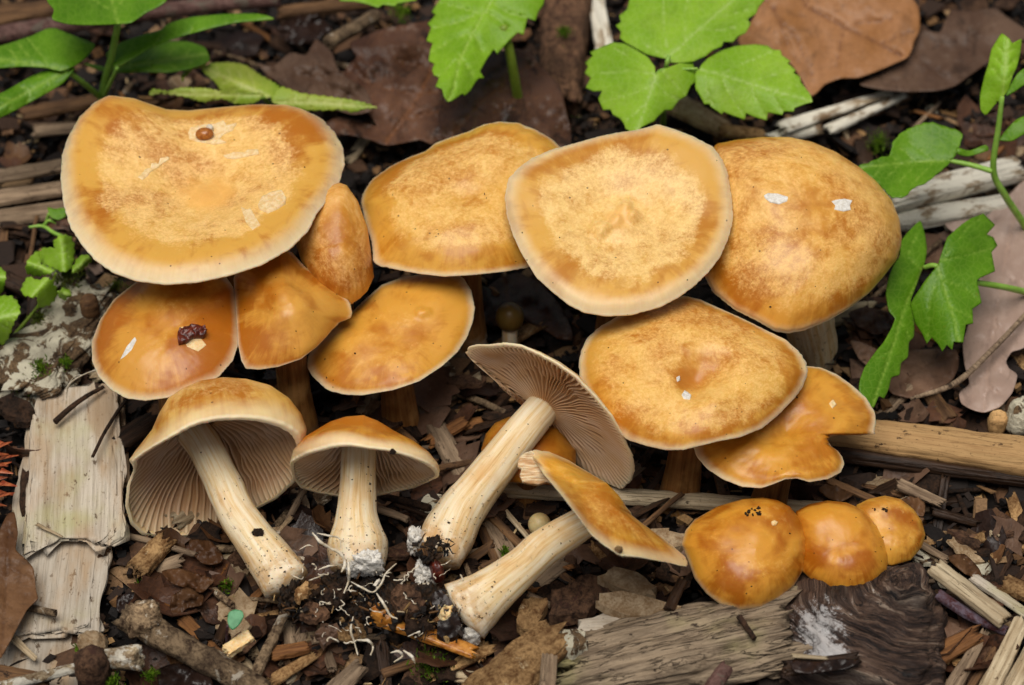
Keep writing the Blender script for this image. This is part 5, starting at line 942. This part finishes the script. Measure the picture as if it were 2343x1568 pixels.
for x, y, z, sx, sy, rt, mt, lab in [(772, 1356, 13, 60, 44, .3, 'dark_bark', 'grey-black bark flake between the bell stem and the upright stem'), (930, 1372, 16, 70, 62, .9, 'brown_bark', 'rough dark brown bark flake in the middle of the soil clump'), (878, 1400, 13, 46, 36, -.4, 'amber', 'glossy orange-brown flake below the mouldy upright stem'), (952, 1428, 14, 60, 30, .2, 'dark_bark', 'black flake beside the cracked reddish bark scrap'), (716, 1400, 12, 58, 34, -.3, 'brown_bark', 'brown flake in the soil under the bell stem base'), (806, 1440, 9, 64, 36, .5, 'tan_bark', 'frayed tan flake low in the soil clump'), (690, 1352, 17, 40, 26, .6, 'tan_bark', 'curled tan flake on the bell stem base'), (1018, 1398, 15, 30, 36, 0, 'flake', 'cream flake beside the cracked reddish bark scrap'), (748, 1446, 8, 50, 40, 1.1, 'grey_leaf', 'greyish scrap at the foot of the soil clump')]:
    flake('bark_flake' if 'leaf' not in mt else 'leaf_scrap', x, y, z, sx, sy, 1.4, M[mt], lab, 'bark' if 'leaf' not in mt else 'scrap', rot=rt, gy=-.04, wav=2.2, rough=.35)
my = empty('mycelium_strands', P(800, 1380, 6), 'branching white mycelium strands over the soil clump', 'mycelium')
for pl, z0, z1, w in [(QZ((410,260),(480,340),(560,390),(640,430),(680,480),(690,540),(660,600)), 24, 20, 10), (QZ((450,265),(540,285),(640,310),(655,400)), 24, 22, 6), (QZ((715,480),(725,600),(720,680),(680,780)), 21, 15, 9),
        (QZ((740,680),(850,740),(930,770),(1000,700),(1040,610),(1130,525)), 18, 19, 6), (QZ((960,780),(1020,870),(1080,970),(1140,1000)), 18, 14, 8), (QZ((760,980),(740,1100),(770,1200),(800,1310)), 13, 8, 7), (QZ((790,1180),(890,1190),(930,1240),(910,1310)), 11, 9, 8),
        (QZ((1080,1290),(1150,1280),(1180,1320),(1110,1370)), 9, 8, 8), (QZ((1190,1270),(1260,1320),(1290,1380)), 9, 8, 9), (QZ((300,405),(370,370),(420,380)), 16, 16, 4), (QZ((460,580),(540,550),(620,540)), 16, 17, 6), (QZ((1230,1150),(1330,1110),(1290,1160),(1360,1120)), 13, 12, 5)]:
    m_ = len(pl); pxtube('strand', [(x, y, z0 + (z1 - z0) * i / (m_ - 1) + .7 * math.sin(i * 2.3), w * .72 * (1.15 if i % 2 else .8) * (.5 if i in (0, m_ - 1) else 1)) for i, (x, y) in enumerate(pl)], M['mycelium'], my, n=9, m=34, ridge=.2, lump_=.5)
def fine_threads():
    r = np.random.default_rng(4); Vs, Fs, Ts, TC, b0 = [], [], [], [], 0
    for i in range(60):
        x, y = r.uniform(690, 1060), r.uniform(1290, 1475); z = 17 - (y - 1290) * .04 + r.uniform(-2, 2); a = r.uniform(0, 6.28); pts = []
        for k_ in range(6):
            pts.append(P(x, y, z)); a += r.normal(0, .7); st = r.uniform(3, 9); x += math.cos(a) * st; y += math.sin(a) * st * .8; z += r.normal(0, .7)
        cr = catmull(np.array(pts), 14); V, F, T, tc, al = tube(cr, np.full(14, r.uniform(.08, .2) * 1e-3), 6, i, 0, True); Vs.append(V); Fs.append(F + b0); Ts.append(np.array(T) + b0); TC.append(tc); b0 += len(V)
    tag(obj('fine_threads', np.vstack(Vs), np.vstack(Fs), M['mycelium'], my, attrs={'tc': np.vstack(TC)}, tris=np.vstack(Ts)), kind='stuff')
fine_threads()
my2 = empty('mycelium_strands', P(155, 900, 6), 'pale fine threads hanging from the bud-scale cap to the slab', 'mycelium')
for pl in ([(222, 846, 34, 4), (190, 858, 26, 3), (160, 878, 20, 4), (152, 905, 15, 3), (153, 950, 10, 2)], [(190, 858, 26, 2), (170, 862, 22, 2), (150, 890, 16, 2)]):
    pxtube('strand', pl, M['mycelium'], my2, n=8, m=24, ridge=.2)

# ------------------------------------------------------------------ small things on the caps
def patch(key, poly, mat, lift=.25, name='flake', label=None, cat='flake', parent=None, step=3.0):
    q = smooth_poly(poly, step, 0, 14, 1, False); pts = [tuple(p) for p in q]; lo, hi = q.min(0), q.max(0)
    g = [(x, y) for x in np.arange(lo[0], hi[0], step) for y in np.arange(lo[1], hi[1], step)]
    nq = len(pts); vs, _, fs, *_ = delaunay_2d_cdt([Vector(p) for p in pts + g], [(i, (i + 1) % nq) for i in range(nq)], [], 1, 1e-5)
    V, N = [], []
    for v in vs:
        l, nn = hit(key, v[0], v[1])
        if l is None: return None
        V.append(l); N.append(nn)
    V, N = np.array(V), np.array(N); k = lift * (1 + .6 * fbm(V * 900, 2, 3))
    topv = V + N * (k * 1e-3)[:, None]; n_ = len(V); T = np.array([f for f in fs if len(f) == 3])
    c = V.mean(0); low = c + (V - c) * 1.06 - N * .0003
    bset = {}
    for f in T:
        for a_ in range(3): bset[(f[a_], f[(a_ + 1) % 3])] = 1
    be = np.array([(i, j) for (i, j) in bset if (j, i) not in bset])
    n0 = np.cross(topv[T[:, 1]] - topv[T[:, 0]], topv[T[:, 2]] - topv[T[:, 0]]).sum(0)
    if n0 @ -FWD < 0: T = T[:, ::-1]; be = be[:, ::-1]
    Q = np.column_stack([be[:, 1], be[:, 0], be[:, 0] + n_, be[:, 1] + n_])
    o = obj(name, np.vstack([topv, low]), Q, mat, parent, attrs={'tc': np.vstack([V, V]) * 1000}, tris=T, org=c)
    return o if parent is not None else tag(o, label, cat)
def bead(key, px, py, sx, sy, hmm, mat, name, label=None, cat=None, parent=None, amp=.12, sink=.3, part='cap', rot=0.0):
    l, nn = hit(key, px, py, part)
    if l is None: return None
    SEED[0] += 1; k = px2m(l); V, F = ball(16, 24); V = V * (1 + amp * fbm(V * 1.8 + SEED[0], 3, SEED[0]))[:, None]
    t1 = nrm(np.cross(np.array([0, 1.0, .2]), nn)); t2 = np.cross(nn, t1); t1, t2 = t1 * math.cos(rot) + t2 * math.sin(rot), t2 * math.cos(rot) - t1 * math.sin(rot)
    Wd = l + nn * hmm * 1e-3 * (1 - 2 * sink) * .5 + (V[:, :1] * t1 * sx / 2 + V[:, 1:2] * t2 * sy / 2) * k + V[:, 2:] * nn * hmm * 1e-3 * .5
    o = obj(name, Wd, F, mat, parent, attrs={'tc': V * 4, 'rad': V[:, 0] * 0 + .3, 'pol': V}, org=l)
    return o if parent is not None else tag(o, label, cat)
patch('m1', Z(1, (1190,840),(1205,810),(1260,800),(1300,790),(1350,790),(1410,768),(1430,800),(1490,782),(1460,830),(1410,850),(1380,880),(1425,900),(1350,915),(1310,905),(1250,895),(1200,880)), M['flake'], .4, 'petal_scrap', 'thin cream torn petal under the tiny snail shell', 'petal')
sn = empty('snail_shell', hit('m1', *Z(1, (1295, 866))[0])[0], 'tiny brown snail shell on the heart-shaped cap', 'snail shell')
bead('m1', *Z(1, (1295, 866))[0], 42, 32, 3.2, M['shell'], 'shell', parent=sn, amp=.03, sink=.1); bead('m1', *Z(1, (1325, 828))[0], 18, 20, 2.4, M['mycelium'], 'body', parent=sn, amp=.1, sink=.1)
patch('m1', Z(1, (1630,1300),(1650,1260),(1720,1225),(1780,1215),(1802,1250),(1795,1290),(1740,1325),(1690,1345),(1640,1325)), M['flake'], .7, 'cream_flake', 'curled cream flake near the rim of the heart-shaped cap', 'flake')
patch('m1', Z(1, (1410,985),(1480,965),(1545,965),(1560,950),(1625,945),(1630,975),(1560,990),(1480,1005),(1430,1000)), M['flake'], .3, 'pale_flake', 'pale streaky flake beside the snail shell', 'flake')
patch('m1', Z(1, (1520,1310),(1560,1330),(1580,1320),(1640,1420),(1590,1450),(1550,1400)), M['flake'], .25, 'thin_flake', 'thin translucent flake near the front of the heart-shaped cap', 'flake')
patch('m1', Z(1, (868,1118),(900,1090),(915,1070),(950,1060),(955,1030),(1000,1035),(1010,1000),(1060,992),(1068,1006),(1030,1030),(990,1062),(950,1085),(930,1112),(900,1135)), M['flake'], .12, 'pale_fleck', 'row of pale torn flecks near the centre of the heart-shaped cap', 'flake')
patch('m8', Z(3, (695,1235),(720,1222),(780,1225),(845,1245),(840,1270),(790,1290),(735,1278),(705,1255)), M['mould'], .22, 'white_flake', 'oval white flake on the glossy dome', 'flake')
patch('m8', Z(3, (1122,1272),(1145,1265),(1200,1256),(1250,1268),(1235,1298),(1240,1325),(1195,1335),(1138,1322),(1146,1298)), M['mould'], .22, 'white_flake', 'ragged square white flake on the glossy dome', 'flake')
patch('m8', Z(3, (420,930),(460,905),(520,893),(550,905),(520,930),(450,948)), M['flake'], .4, 'white_flake', 'cream flake at the back rim of the glossy dome', 'flake')
patch('m9', Z(6, (175,1075),(190,1055),(235,1085),(225,1105),(190,1100)), M['mould'], .6, 'white_flake', 'white angular flake in the dent of the broad dome', 'flake')
patch('m9', Z(6, (142,965),(160,955),(165,985),(148,992)), M['mould'], .22, 'white_flake', 'tiny white flake near the dent of the broad dome', 'flake')
patch('m10', Z(6, (1105,1130),(1125,1112),(1148,1140),(1125,1160)), M['flake'], .5, 'white_flake', 'tiny cream flake on the notched cap', 'flake')
patch('m15', Z(9, (740,540),(760,530),(780,542),(770,560),(748,560)), M['flake'], .3, 'white_flake', 'round cream dot on the largest young cap', 'flake')
patch('m2', Z(4, (1130,650),(1180,640),(1220,660),(1300,760),(1250,800),(1180,770)), M['flake'], .08, 'thread_patch', 'thin pale threads around the dark bud scale', 'threads')
patch('m2', Z(4, (760,850),(800,770),(850,710),(860,730),(830,790),(790,830)), M['mould'], .1, 'thread_patch', 'white streak of threads on the bud-scale cap', 'threads')
patch('m2', Z(4, (1122,700),(1135,682),(1200,660),(1280,664),(1296,690),(1284,720),(1215,722),(1180,750),(1130,760)), M['budscale'], 2.2, 'bud_scale', 'dark red angular bud scale stuck on the orange-brown dome', 'bud scale')
def specks(key, boxes, n, part, size=(3, 8)):
    """soil crumbs sticking to a mushroom, one part of kind stuff"""
    V, F, b0 = [], [], 0; U, G = ball(5, 6)
    for i in range(n):
        bx = boxes[i % len(boxes)]; x = RNG.uniform(bx[0], bx[2]); y = RNG.uniform(bx[1], bx[3]); l, nn = hit(key, x, y, part)
        if l is None: continue
        s_ = RNG.uniform(*size) ** 1.0 * px2m(l) * .5 * RNG.uniform(.4, 1); w = U * (1 + .5 * RNG.uniform(-1, 1, (len(U), 1))) * s_ * RNG.uniform(.6, 1.4, 3) + l
        V.append(w); F.append(G + b0); b0 += len(w)
    if V: V = np.vstack(V); tag(obj('soil_specks', V, np.vstack(F), M['dirt'], CAPS[key][part], attrs={'tc': V * 1000}), kind='stuff')
specks('m11', [(440, 1030, 720, 1370), (560, 1220, 720, 1370)], 110, 'stem', (2, 6)); specks('m12', [(740, 1050, 900, 1310), (740, 1220, 900, 1310)], 110, 'stem', (2, 6))
specks('m13', [(950, 960, 1260, 1300), (960, 1180, 1100, 1300)], 90, 'stem', (2, 6)); specks('m14', [(1000, 1190, 1350, 1480), (1000, 1330, 1150, 1480)], 90, 'stem', (2, 6))
for k_ in ('m1', 'm5', 'm6', 'm7', 'm8', 'm9', 'm10', 'm12', 'm14', 'm15', 'm16', 'm17', 'm2', 'm3'):
    vv = proj(CAPS[k_]['V']); specks(k_, [(vv[0].min(), vv[1].min(), vv[0].max(), vv[1].max())], 16 if k_ not in ('m12', 'm14') else 10, 'cap', (2, 5))
specks('m15', [(1702, 1162, 1738, 1180)], 14, 'cap', (5, 10))
specks('m17', [(1994, 1160, 2030, 1170)], 10, 'cap', (4, 8))
bead('m12', 898, 1032, 14, 12, 1.4, M['dirt'], 'soil_crumb', 'black soil crumb on the small bonnet cap', 'soil', amp=.5)
bead('m11', 590, 1220, 26, 16, 1.6, M['dirt'], 'soil_crumb', 'black soil crumb on the stem of the bell mushroom', 'soil', amp=.9, part='stem')
bead('m14', 1412, 1262, 20, 16, 2.2, M['tan_bark'], 'soil_crumb', 'tan crumb on the lower edge of the flared profile cap', 'soil', amp=.4)
# shaded young mushrooms between the others
def button(px, py, z, r, hgt, label, capm):
    b = P(px, py, 0); root = empty('young_mushroom', b, label, 'mushroom'); k = px2m(b); V, F = ball(20, 28); c = P(px, py, z)
    obj('cap', c + V * np.array([r * k, r * k, hgt * 1e-3]), F, capm, root, attrs={'tc': V * 6, 'rad': np.clip(.9 - V[:, 2], 0, 1) * .8, 'pol': V * 10})
    base = np.array([c[0], c[1] - .002, -.004]); pts = np.linspace(c, base, 8); Vs, Fs, Ts, tc, al = tube(pts, np.full(8, r * k * .55), 18, 3)
    obj('stem', Vs, Fs, M['stem'], root, attrs={'tc': tc, 'rad': al}, tris=Ts)
button(1234, 1200, 9, 26, 3.2, 'tiny pale button mushroom behind the picked profile stem', cap_mat('cap_button', C('c9a878'), C('d8bd92'), C('e4d0ac'), RIM, LITTLE, 2, 3, .2, seed=31.0))
button(1166, 726, 12, 32, 4.5, 'dark olive-brown button mushroom in the shade behind the gilled cap', cap_mat('cap_shade', C('5e451c'), C('735728'), C('7d6232'), RIM, LITTLE, 2, 3, .1, seed=32.0))  # olive-brown cap kept dark in its colour for the shade it stands in

# ------------------------------------------------------------------ loose litter
def rot3(a, b, c):
    ca, sa, cb, sb, cc, sc_ = math.cos(a), math.sin(a), math.cos(b), math.sin(b), math.cos(c), math.sin(c)
    return np.array([[ca, -sa, 0], [sa, ca, 0], [0, 0, 1]]) @ np.array([[1, 0, 0], [0, cb, -sb], [0, sb, cb]]) @ np.array([[cc, 0, sc_], [0, 1, 0], [-sc_, 0, cc]])
def flake_mesh(L, Wd, th, seed, curl=0.0, n=13):
    r = np.random.default_rng(seed); a = np.sort(np.arange(n) / n * 2 * math.pi + r.uniform(-.3, .3, n)); k = (np.abs(np.cos(a)) ** 3 + np.abs(np.sin(a)) ** 3) ** (-1 / 3) * (1 + r.uniform(-.3, .2, n))
    o = np.stack([np.cos(a) * k * L / 2, np.sin(a) * k * Wd / 2], -1); ring = [o, o * .66, o * .33, o * .02]
    pt = np.vstack(ring); z = curl * (pt[:, 0] ** 2 / L + pt[:, 1] ** 2 / Wd * .6) + .12 * Wd * fbm(np.column_stack([pt / Wd * 2.2, np.full(len(pt), seed)]), 3, seed)
    top = np.column_stack([pt, z + th / 2]); bot = np.column_stack([pt, z - th / 2]); m = len(pt); F = gridfaces(4, n, True)
    V = np.vstack([top, bot, top[:n], bot[:n]]); i = np.arange(n); j = (i + 1) % n
    return V, np.vstack([F, F[:, ::-1] + m, np.stack([2 * m + j, 2 * m + i, 2 * m + n + i, 2 * m + n + j], -1)])
PROTO = {}; MATN = {}; LOOSE = []
def proto(kind, i):
    if (kind, i) in PROTO: return PROTO[(kind, i)]
    sd_ = 500 + i * 17 + len(kind); r = np.random.default_rng(sd_)
    if kind == 'wood_chip': V, F = stick_mesh(r.uniform(.008, .02), *(r.uniform(.0025, .006) * np.array([1, r.uniform(.6, 1)])), r.uniform(.25, .6), 4, .14, .2, .9, 0, sd_, 14, 20); V = V - V.mean(0)
    elif kind == 'twig': V, F = stick_mesh(r.uniform(.016, .034), *(r.uniform(.0012, .0026) * np.array([1, .8])), .95, 2.1, .14, .06, .5, .03, sd_, 16, 12); V = V - V.mean(0)
    elif kind == 'bark_flake': V, F = flake_mesh(r.uniform(.007, .015), r.uniform(.005, .009), r.uniform(.0008, .002), sd_)
    else: V, F = flake_mesh(r.uniform(.009, .024), r.uniform(.007, .016), .0003, sd_, r.uniform(-.9, .9), 17)
    mats = {'wood_chip': ['split_wood', 'dark_wood', 'brown_wood', 'red_wood', 'dark_wood', 'grey_wood', 'tan_bark'], 'twig': ['dark_bark', 'twig_bark', 'brown_wood', 'grey_wood'], 'bark_flake': ['dark_bark', 'brown_bark', 'dark_bark', 'spotted_bark', 'dark_bark', 'brown_bark', 'lichen_bark'], 'leaf_scrap': ['oak_dark', 'red_leaf', 'oak_dark', 'grey_leaf', 'black_leaf']}[kind]
    o = obj(kind, V, F, M[mats[i % len(mats)]], None, attrs={'tc': V * 1000, 'vein': V[:, 0] * 0}); COL.objects.unlink(o); MATN[o.data.name] = mats[i % len(mats)]; PROTO[(kind, i)] = o
    return o
COLN = {'split_wood': 'yellowish', 'grey_wood': 'grey', 'brown_wood': 'brown', 'red_wood': 'orange-brown', 'dark_wood': 'blackish', 'pale_wood': 'pale', 'tan_bark': 'crumbly tan', 'dark_bark': 'dark', 'twig_bark': 'mottled', 'brown_bark': 'brown', 'spotted_bark': 'cream spotted', 'lichen_bark': 'grey-white', 'oak_dark': 'dark brown', 'black_leaf': 'blackish', 'red_leaf': 'reddish', 'grey_leaf': 'grey-brown'}
KN = {'wood_chip': 'wood chip', 'twig': 'thin twig', 'bark_flake': 'bark flake', 'leaf_scrap': 'leaf scrap'}
MARK = [(90, 250, 'the leafy dark green plant'), (60, 450, 'the layered grey planks'), (60, 640, 'the scalloped green plant'), (120, 820, 'the lichen-crusted bark'), (350, 1000, 'the big wood slab top'), (350, 1260, 'the picked bell cap'), (320, 1440, 'the thick mottled twig'), (540, 1430, 'the round-leaved seedling'), (560, 1540, 'the crusty pale twig'), (700, 1200, 'the picked bell stem'), (720, 1480, 'the flat orange-brown chip'), (860, 1530, 'the white mycelium strands'), (1010, 1520, 'the amber wood chip'), (900, 1180, 'the small bonnet cap'), (650, 900, 'the tent-shaped cap'), (900, 930, 'the oval cap'), (1060, 1000, 'the grey slanting stick'), (1180, 700, 'the dark button mushroom'), (1250, 1150, 'the straight tan stick'), (1200, 1400, 'the profile stem'), (1180, 1530, 'the tan bark chunk'), (1400, 1300, 'the flared profile cap'), (1500, 1480, 'the long brown-grey log'), (1530, 1100, 'the broad dented cap'), (1750, 1130, 'the notched cap'), (1950, 1420, 'the gnarled log'), (2180, 1250, 'the smallest young cap'), (2250, 1340, 'the bark-spotted stick'), (2230, 1500, 'the orange rotten chip'), (2150, 1150, 'the thick orange-tan stick'), (2050, 830, 'the dark glossy green leaves'), (2250, 880, 'the pinkish-grey leaf'), (1950, 650, 'the glossy dome'), (2150, 440, 'the white sticks'), (2100, 280, 'the grey-brown torn leaf'), (2300, 250, 'the curled green sprig'), (1900, 240, 'the pale splinters'), (1600, 250, 'the three-part green leaf'), (1300, 150, 'the thick brown branch'), (1000, 250, 'the big dark wet leaf'), (800, 330, 'the humped cap'), (700, 150, 'the mauve-brown leaf'), (450, 130, 'the yellowing green leaf'), (450, 40, 'the pinkish branch')]
zones = [(0, 0, 2342, 1568)] * 5 + [(300, 1230, 1560, 1568)] * 6 + [(1880, 1090, 2342, 1568)] * 3 + [(560, 840, 1560, 1240)] * 3 + [(1880, 240, 2342, 960)] * 2 + [(380, 60, 1320, 330)] * 2 + [(0, 240, 300, 960)]
for kind, cnt in (('wood_chip', 260), ('bark_flake', 260), ('leaf_scrap', 380), ('twig', 150)):
    for i in range(cnt):
        pz = zones[(i * 7 + len(kind)) % len(zones)]; src = proto(kind, i % 21); o = src.copy(); COL.objects.link(o)
        zz = RNG.uniform(-1.0, 6.0 if pz[0] == 560 else 3.2); p = P(RNG.uniform(pz[0], pz[2]), RNG.uniform(pz[1], pz[3]), zz)
        R_ = rot3(RNG.uniform(0, 6.28), RNG.normal(0, .28), RNG.normal(0, .28)); o.matrix_world = Matrix.Translation(Vector(p)) @ Matrix([list(r_) for r_ in R_]).to_4x4() @ Matrix.Scale(RNG.uniform(.6, 1.15), 4)
        ppx = proj(p); mk = min(MARK, key=lambda m: (m[0] - ppx[0]) ** 2 + (m[1] - ppx[1]) ** 2)[2]
        LOOSE.append(o); tag(o, 'small loose %s %s on the soil near %s' % (COLN[MATN[o.data.name]], KN[kind], mk), kind.split('_')[-1], 'loose litter on the soil')
def tint_mat(name, stops):
    n = NT(name); tc = n.attr('tc', 'Vector'); c = n.ramp(n.attr('tint'), stops); a = n.noise(tc, 1.2, 4, .7)
    return n.bsdf(n.mix(1.0, c, n.ramp(a, [(.3, .55), (.7, 1.25)]), 'MULTIPLY'), .75, .35, n.bump(a, .6, .0006))
def scatter(name, N, size, shape, half, z, mat, kindlab, seed, tilt=.6, power=2.2):
    """countless crumbs, one object of kind stuff"""
    r = np.random.default_rng(seed); cube = np.array([[x, y, zc] for x in (-1, 1) for y in (-1, 1) for zc in (-1, 1)], float); fc = np.array([[0, 1, 3, 2], [4, 6, 7, 5], [0, 4, 5, 1], [2, 3, 7, 6], [0, 2, 6, 4], [1, 5, 7, 3]])
    s_ = (size[0] + (size[1] - size[0]) * r.random(N) ** power) * .5; V = cube[None] * (1 + r.uniform(-.45, .25, (N, 8, 3))) * s_[:, None, None] * np.array(shape) * r.uniform(.6, 1.4, (N, 1, 3))
    a = r.uniform(0, 6.283, N); b = r.normal(0, tilt, N); ca, sa, cb, sb = np.cos(a), np.sin(a), np.cos(b), np.sin(b)
    Rm = np.zeros((N, 3, 3)); Rm[:, 0, 0] = ca; Rm[:, 0, 1] = -sa * cb; Rm[:, 0, 2] = sa * sb; Rm[:, 1, 0] = sa; Rm[:, 1, 1] = ca * cb; Rm[:, 1, 2] = -ca * sb; Rm[:, 2, 1] = sb; Rm[:, 2, 2] = cb
    V = np.einsum('nij,nkj->nki', Rm, V); c = np.stack([r.uniform(-half, half, N), r.uniform(-half, half, N), r.uniform(z[0], z[1], N)], -1) * 1e-3
    V = (V * 1e-3 + c[:, None]).reshape(-1, 3); F = (fc[None] + 8 * np.arange(N)[:, None, None]).reshape(-1, 4); t_ = np.repeat(r.random(N), 8)
    o = obj(name, V, F, mat, None, smooth=False, attrs={'tc': V * 1000, 'tint': t_}); tag(o, kindlab, kind='stuff')
SOILT = [(0, C('060403')), (.45, C('110a07')), (.7, C('24170f')), (.86, C('49321e')), (.95, C('7d5a36')), (1, C('b08c5c'))]
def clump_bits():
    r = np.random.default_rng(8); V, F, T, b0 = [], [], [], 0; cube = np.array([[x, y, zc] for x in (-1, 1) for y in (-1, 1) for zc in (-1, 1)], float); fc = np.array([[0, 1, 3, 2], [4, 6, 7, 5], [0, 4, 5, 1], [2, 3, 7, 6], [0, 2, 6, 4], [1, 5, 7, 3]])
    spots = [(700, 1392, 60, 34, 5, 12), (852, 1352, 50, 30, 8, 14), (905, 1410, 80, 45, 7, 17), (968, 1392, 60, 45, 8, 18), (770, 1362, 50, 30, 6, 13), (830, 1425, 80, 40, 4, 12), (680, 1375, 40, 30, 8, 14), (985, 1256, 44, 18, 17, 21), (1010, 1440, 60, 30, 6, 12)]
    for i in range(900):
        x, y, sx, sy, z0, z1 = spots[i % len(spots)]; c = P(x + r.normal(0, sx * .6), y + r.normal(0, sy * .6), r.uniform(z0, z1)); L = r.uniform(.3, 1.3); fib = r.random() < .6
        w = cube * (1 + r.uniform(-.5, .3, (8, 3))) * L * (np.array([1.6, .22, .2]) if fib else np.array([1, .8, .5])) * .7e-3; w = w @ rot3(r.uniform(0, 6.3), r.normal(0, .6), r.normal(0, .6)).T + c
        V.append(w); F.append(fc + b0); b0 += 8; T.append(np.full(8, r.random()))
    V = np.vstack(V); tag(obj('clump_crumbs', V, np.vstack(F), tint_mat('clump_crumbs', [(0, C('080504')), (.5, C('150d08')), (.75, C('33200f')), (.88, C('6d4a26')), (.95, C('b0925f')), (1, C('efe6d4'))]), None, smooth=False, attrs={'tc': V * 1000, 'tint': np.concatenate(T)}), 'crumbs and fibres on the soil clump', kind='stuff')
clump_bits()
scatter('soil_crumbs', 26000, (.5, 3.2), (1, 1, .7), 210, (-5.5, 1.8), tint_mat('soil_crumbs', SOILT), 'dark soil crumbs between the litter', 1)
scatter('wood_fibres', 5200, (2.5, 9), (1, .16, .12), 210, (-3, 2.6), tint_mat('wood_fibres', [(0, C('0e0805')), (.5, C('2c1c11')), (.75, C('5a3e25')), (.9, C('8f6c42')), (1, C('ceb384'))]), 'fine wood fibres strewn in the soil', 2, .25)
scatter('litter_bits', 7000, (2.5, 10), (1, .75, .16), 210, (-3, 2.2), tint_mat('litter_bits', [(0, C('0c0705')), (.45, C('1f140d')), (.72, C('3f2a1b')), (.9, C('6a4b32')), (1, C('9c7d58'))]), 'small broken leaf and bark bits in the soil', 3, .3)
def moss(px, py, z, n, r, mat, label, h=(.7, 1.9)):
    V, F = [], []; c = P(px, py, z); k = px2m(c)
    for i in range(n):
        a, d_ = RNG.uniform(0, 6.28), abs(RNG.normal(0, .5)) * r * k; b = c + np.array([math.cos(a) * d_, math.sin(a) * d_ * 1.3, RNG.uniform(-.001, .0005)])
        L = RNG.uniform(*h) * 1e-3; dr = nrm([RNG.normal(0, .6), RNG.normal(0, .6) - .2, 1]); s_ = nrm(np.cross(dr, [RNG.normal(), RNG.normal(), .1])) * L * .13; b0 = len(V) * 1
        V += [b - s_, b + s_, b + dr * L * .6 + s_ * .8, b + dr * L, b + dr * L * .6 - s_ * .8]; F.append([b0, b0 + 1, b0 + 2, b0 + 4]); F.append([b0 + 4, b0 + 2, b0 + 3, b0 + 3])
    V = np.array(V); Q = np.array(F[0::2]); T = np.array(F[1::2])[:, :3]
    o = obj('moss', V, Q, mat, None, attrs={'tc': V * 1000}, tris=T); tag(o, label, kind='stuff')
for x, y, z, n_, r_, mt in [(30, 868, 8, 130, 45, 'moss'), (92, 842, 12, 90, 28, 'moss'), (152, 828, 12, 80, 20, 'moss'), (150, 630, 14, 260, 50, 'moss_dark'), (90, 730, 10, 160, 26, 'moss_dark'), (985, 1520, 4, 240, 48, 'moss'), (918, 28, 8, 200, 30, 'moss'), (183, 1482, 9, 60, 14, 'moss'), (345, 1545, 8, 90, 22, 'moss'), (255, 1560, 8, 90, 26, 'moss'), (520, 1340, 5, 70, 20, 'moss'), (318, 1345, 5, 60, 18, 'moss'), (1155, 1262, 6, 50, 12, 'moss'), (1290, 75, 18, 90, 22, 'moss'), (2010, 325, 4, 120, 40, 'moss'), (265, 655, 8, 120, 30, 'moss_dark')]:
    moss(x, y, z, int(n_ * 2.2), r_ * .9, M[mt], 'moss tuft in the litter')

# loose pieces that lie wholly under other things, or outside the view, are left out
bpy.context.view_layer.update(); DG = bpy.context.evaluated_depsgraph_get()
for o in LOOSE:
    vw = np.array([tuple(o.matrix_world @ v.co) for v in o.data.vertices]); seen = False
    for p in vw[RNG.permutation(len(vw))[:26]]:
        x, y, _ = proj(p)
        if not (0 < x < W and 0 < y < H): continue
        ok, loc, _, _, ho, _ = S.ray_cast(DG, Vector(CAM), Vector(nrm(p - CAM)))
        if ok and ho.name == o.name: seen = True; break
    if not seen: bpy.data.objects.remove(o)
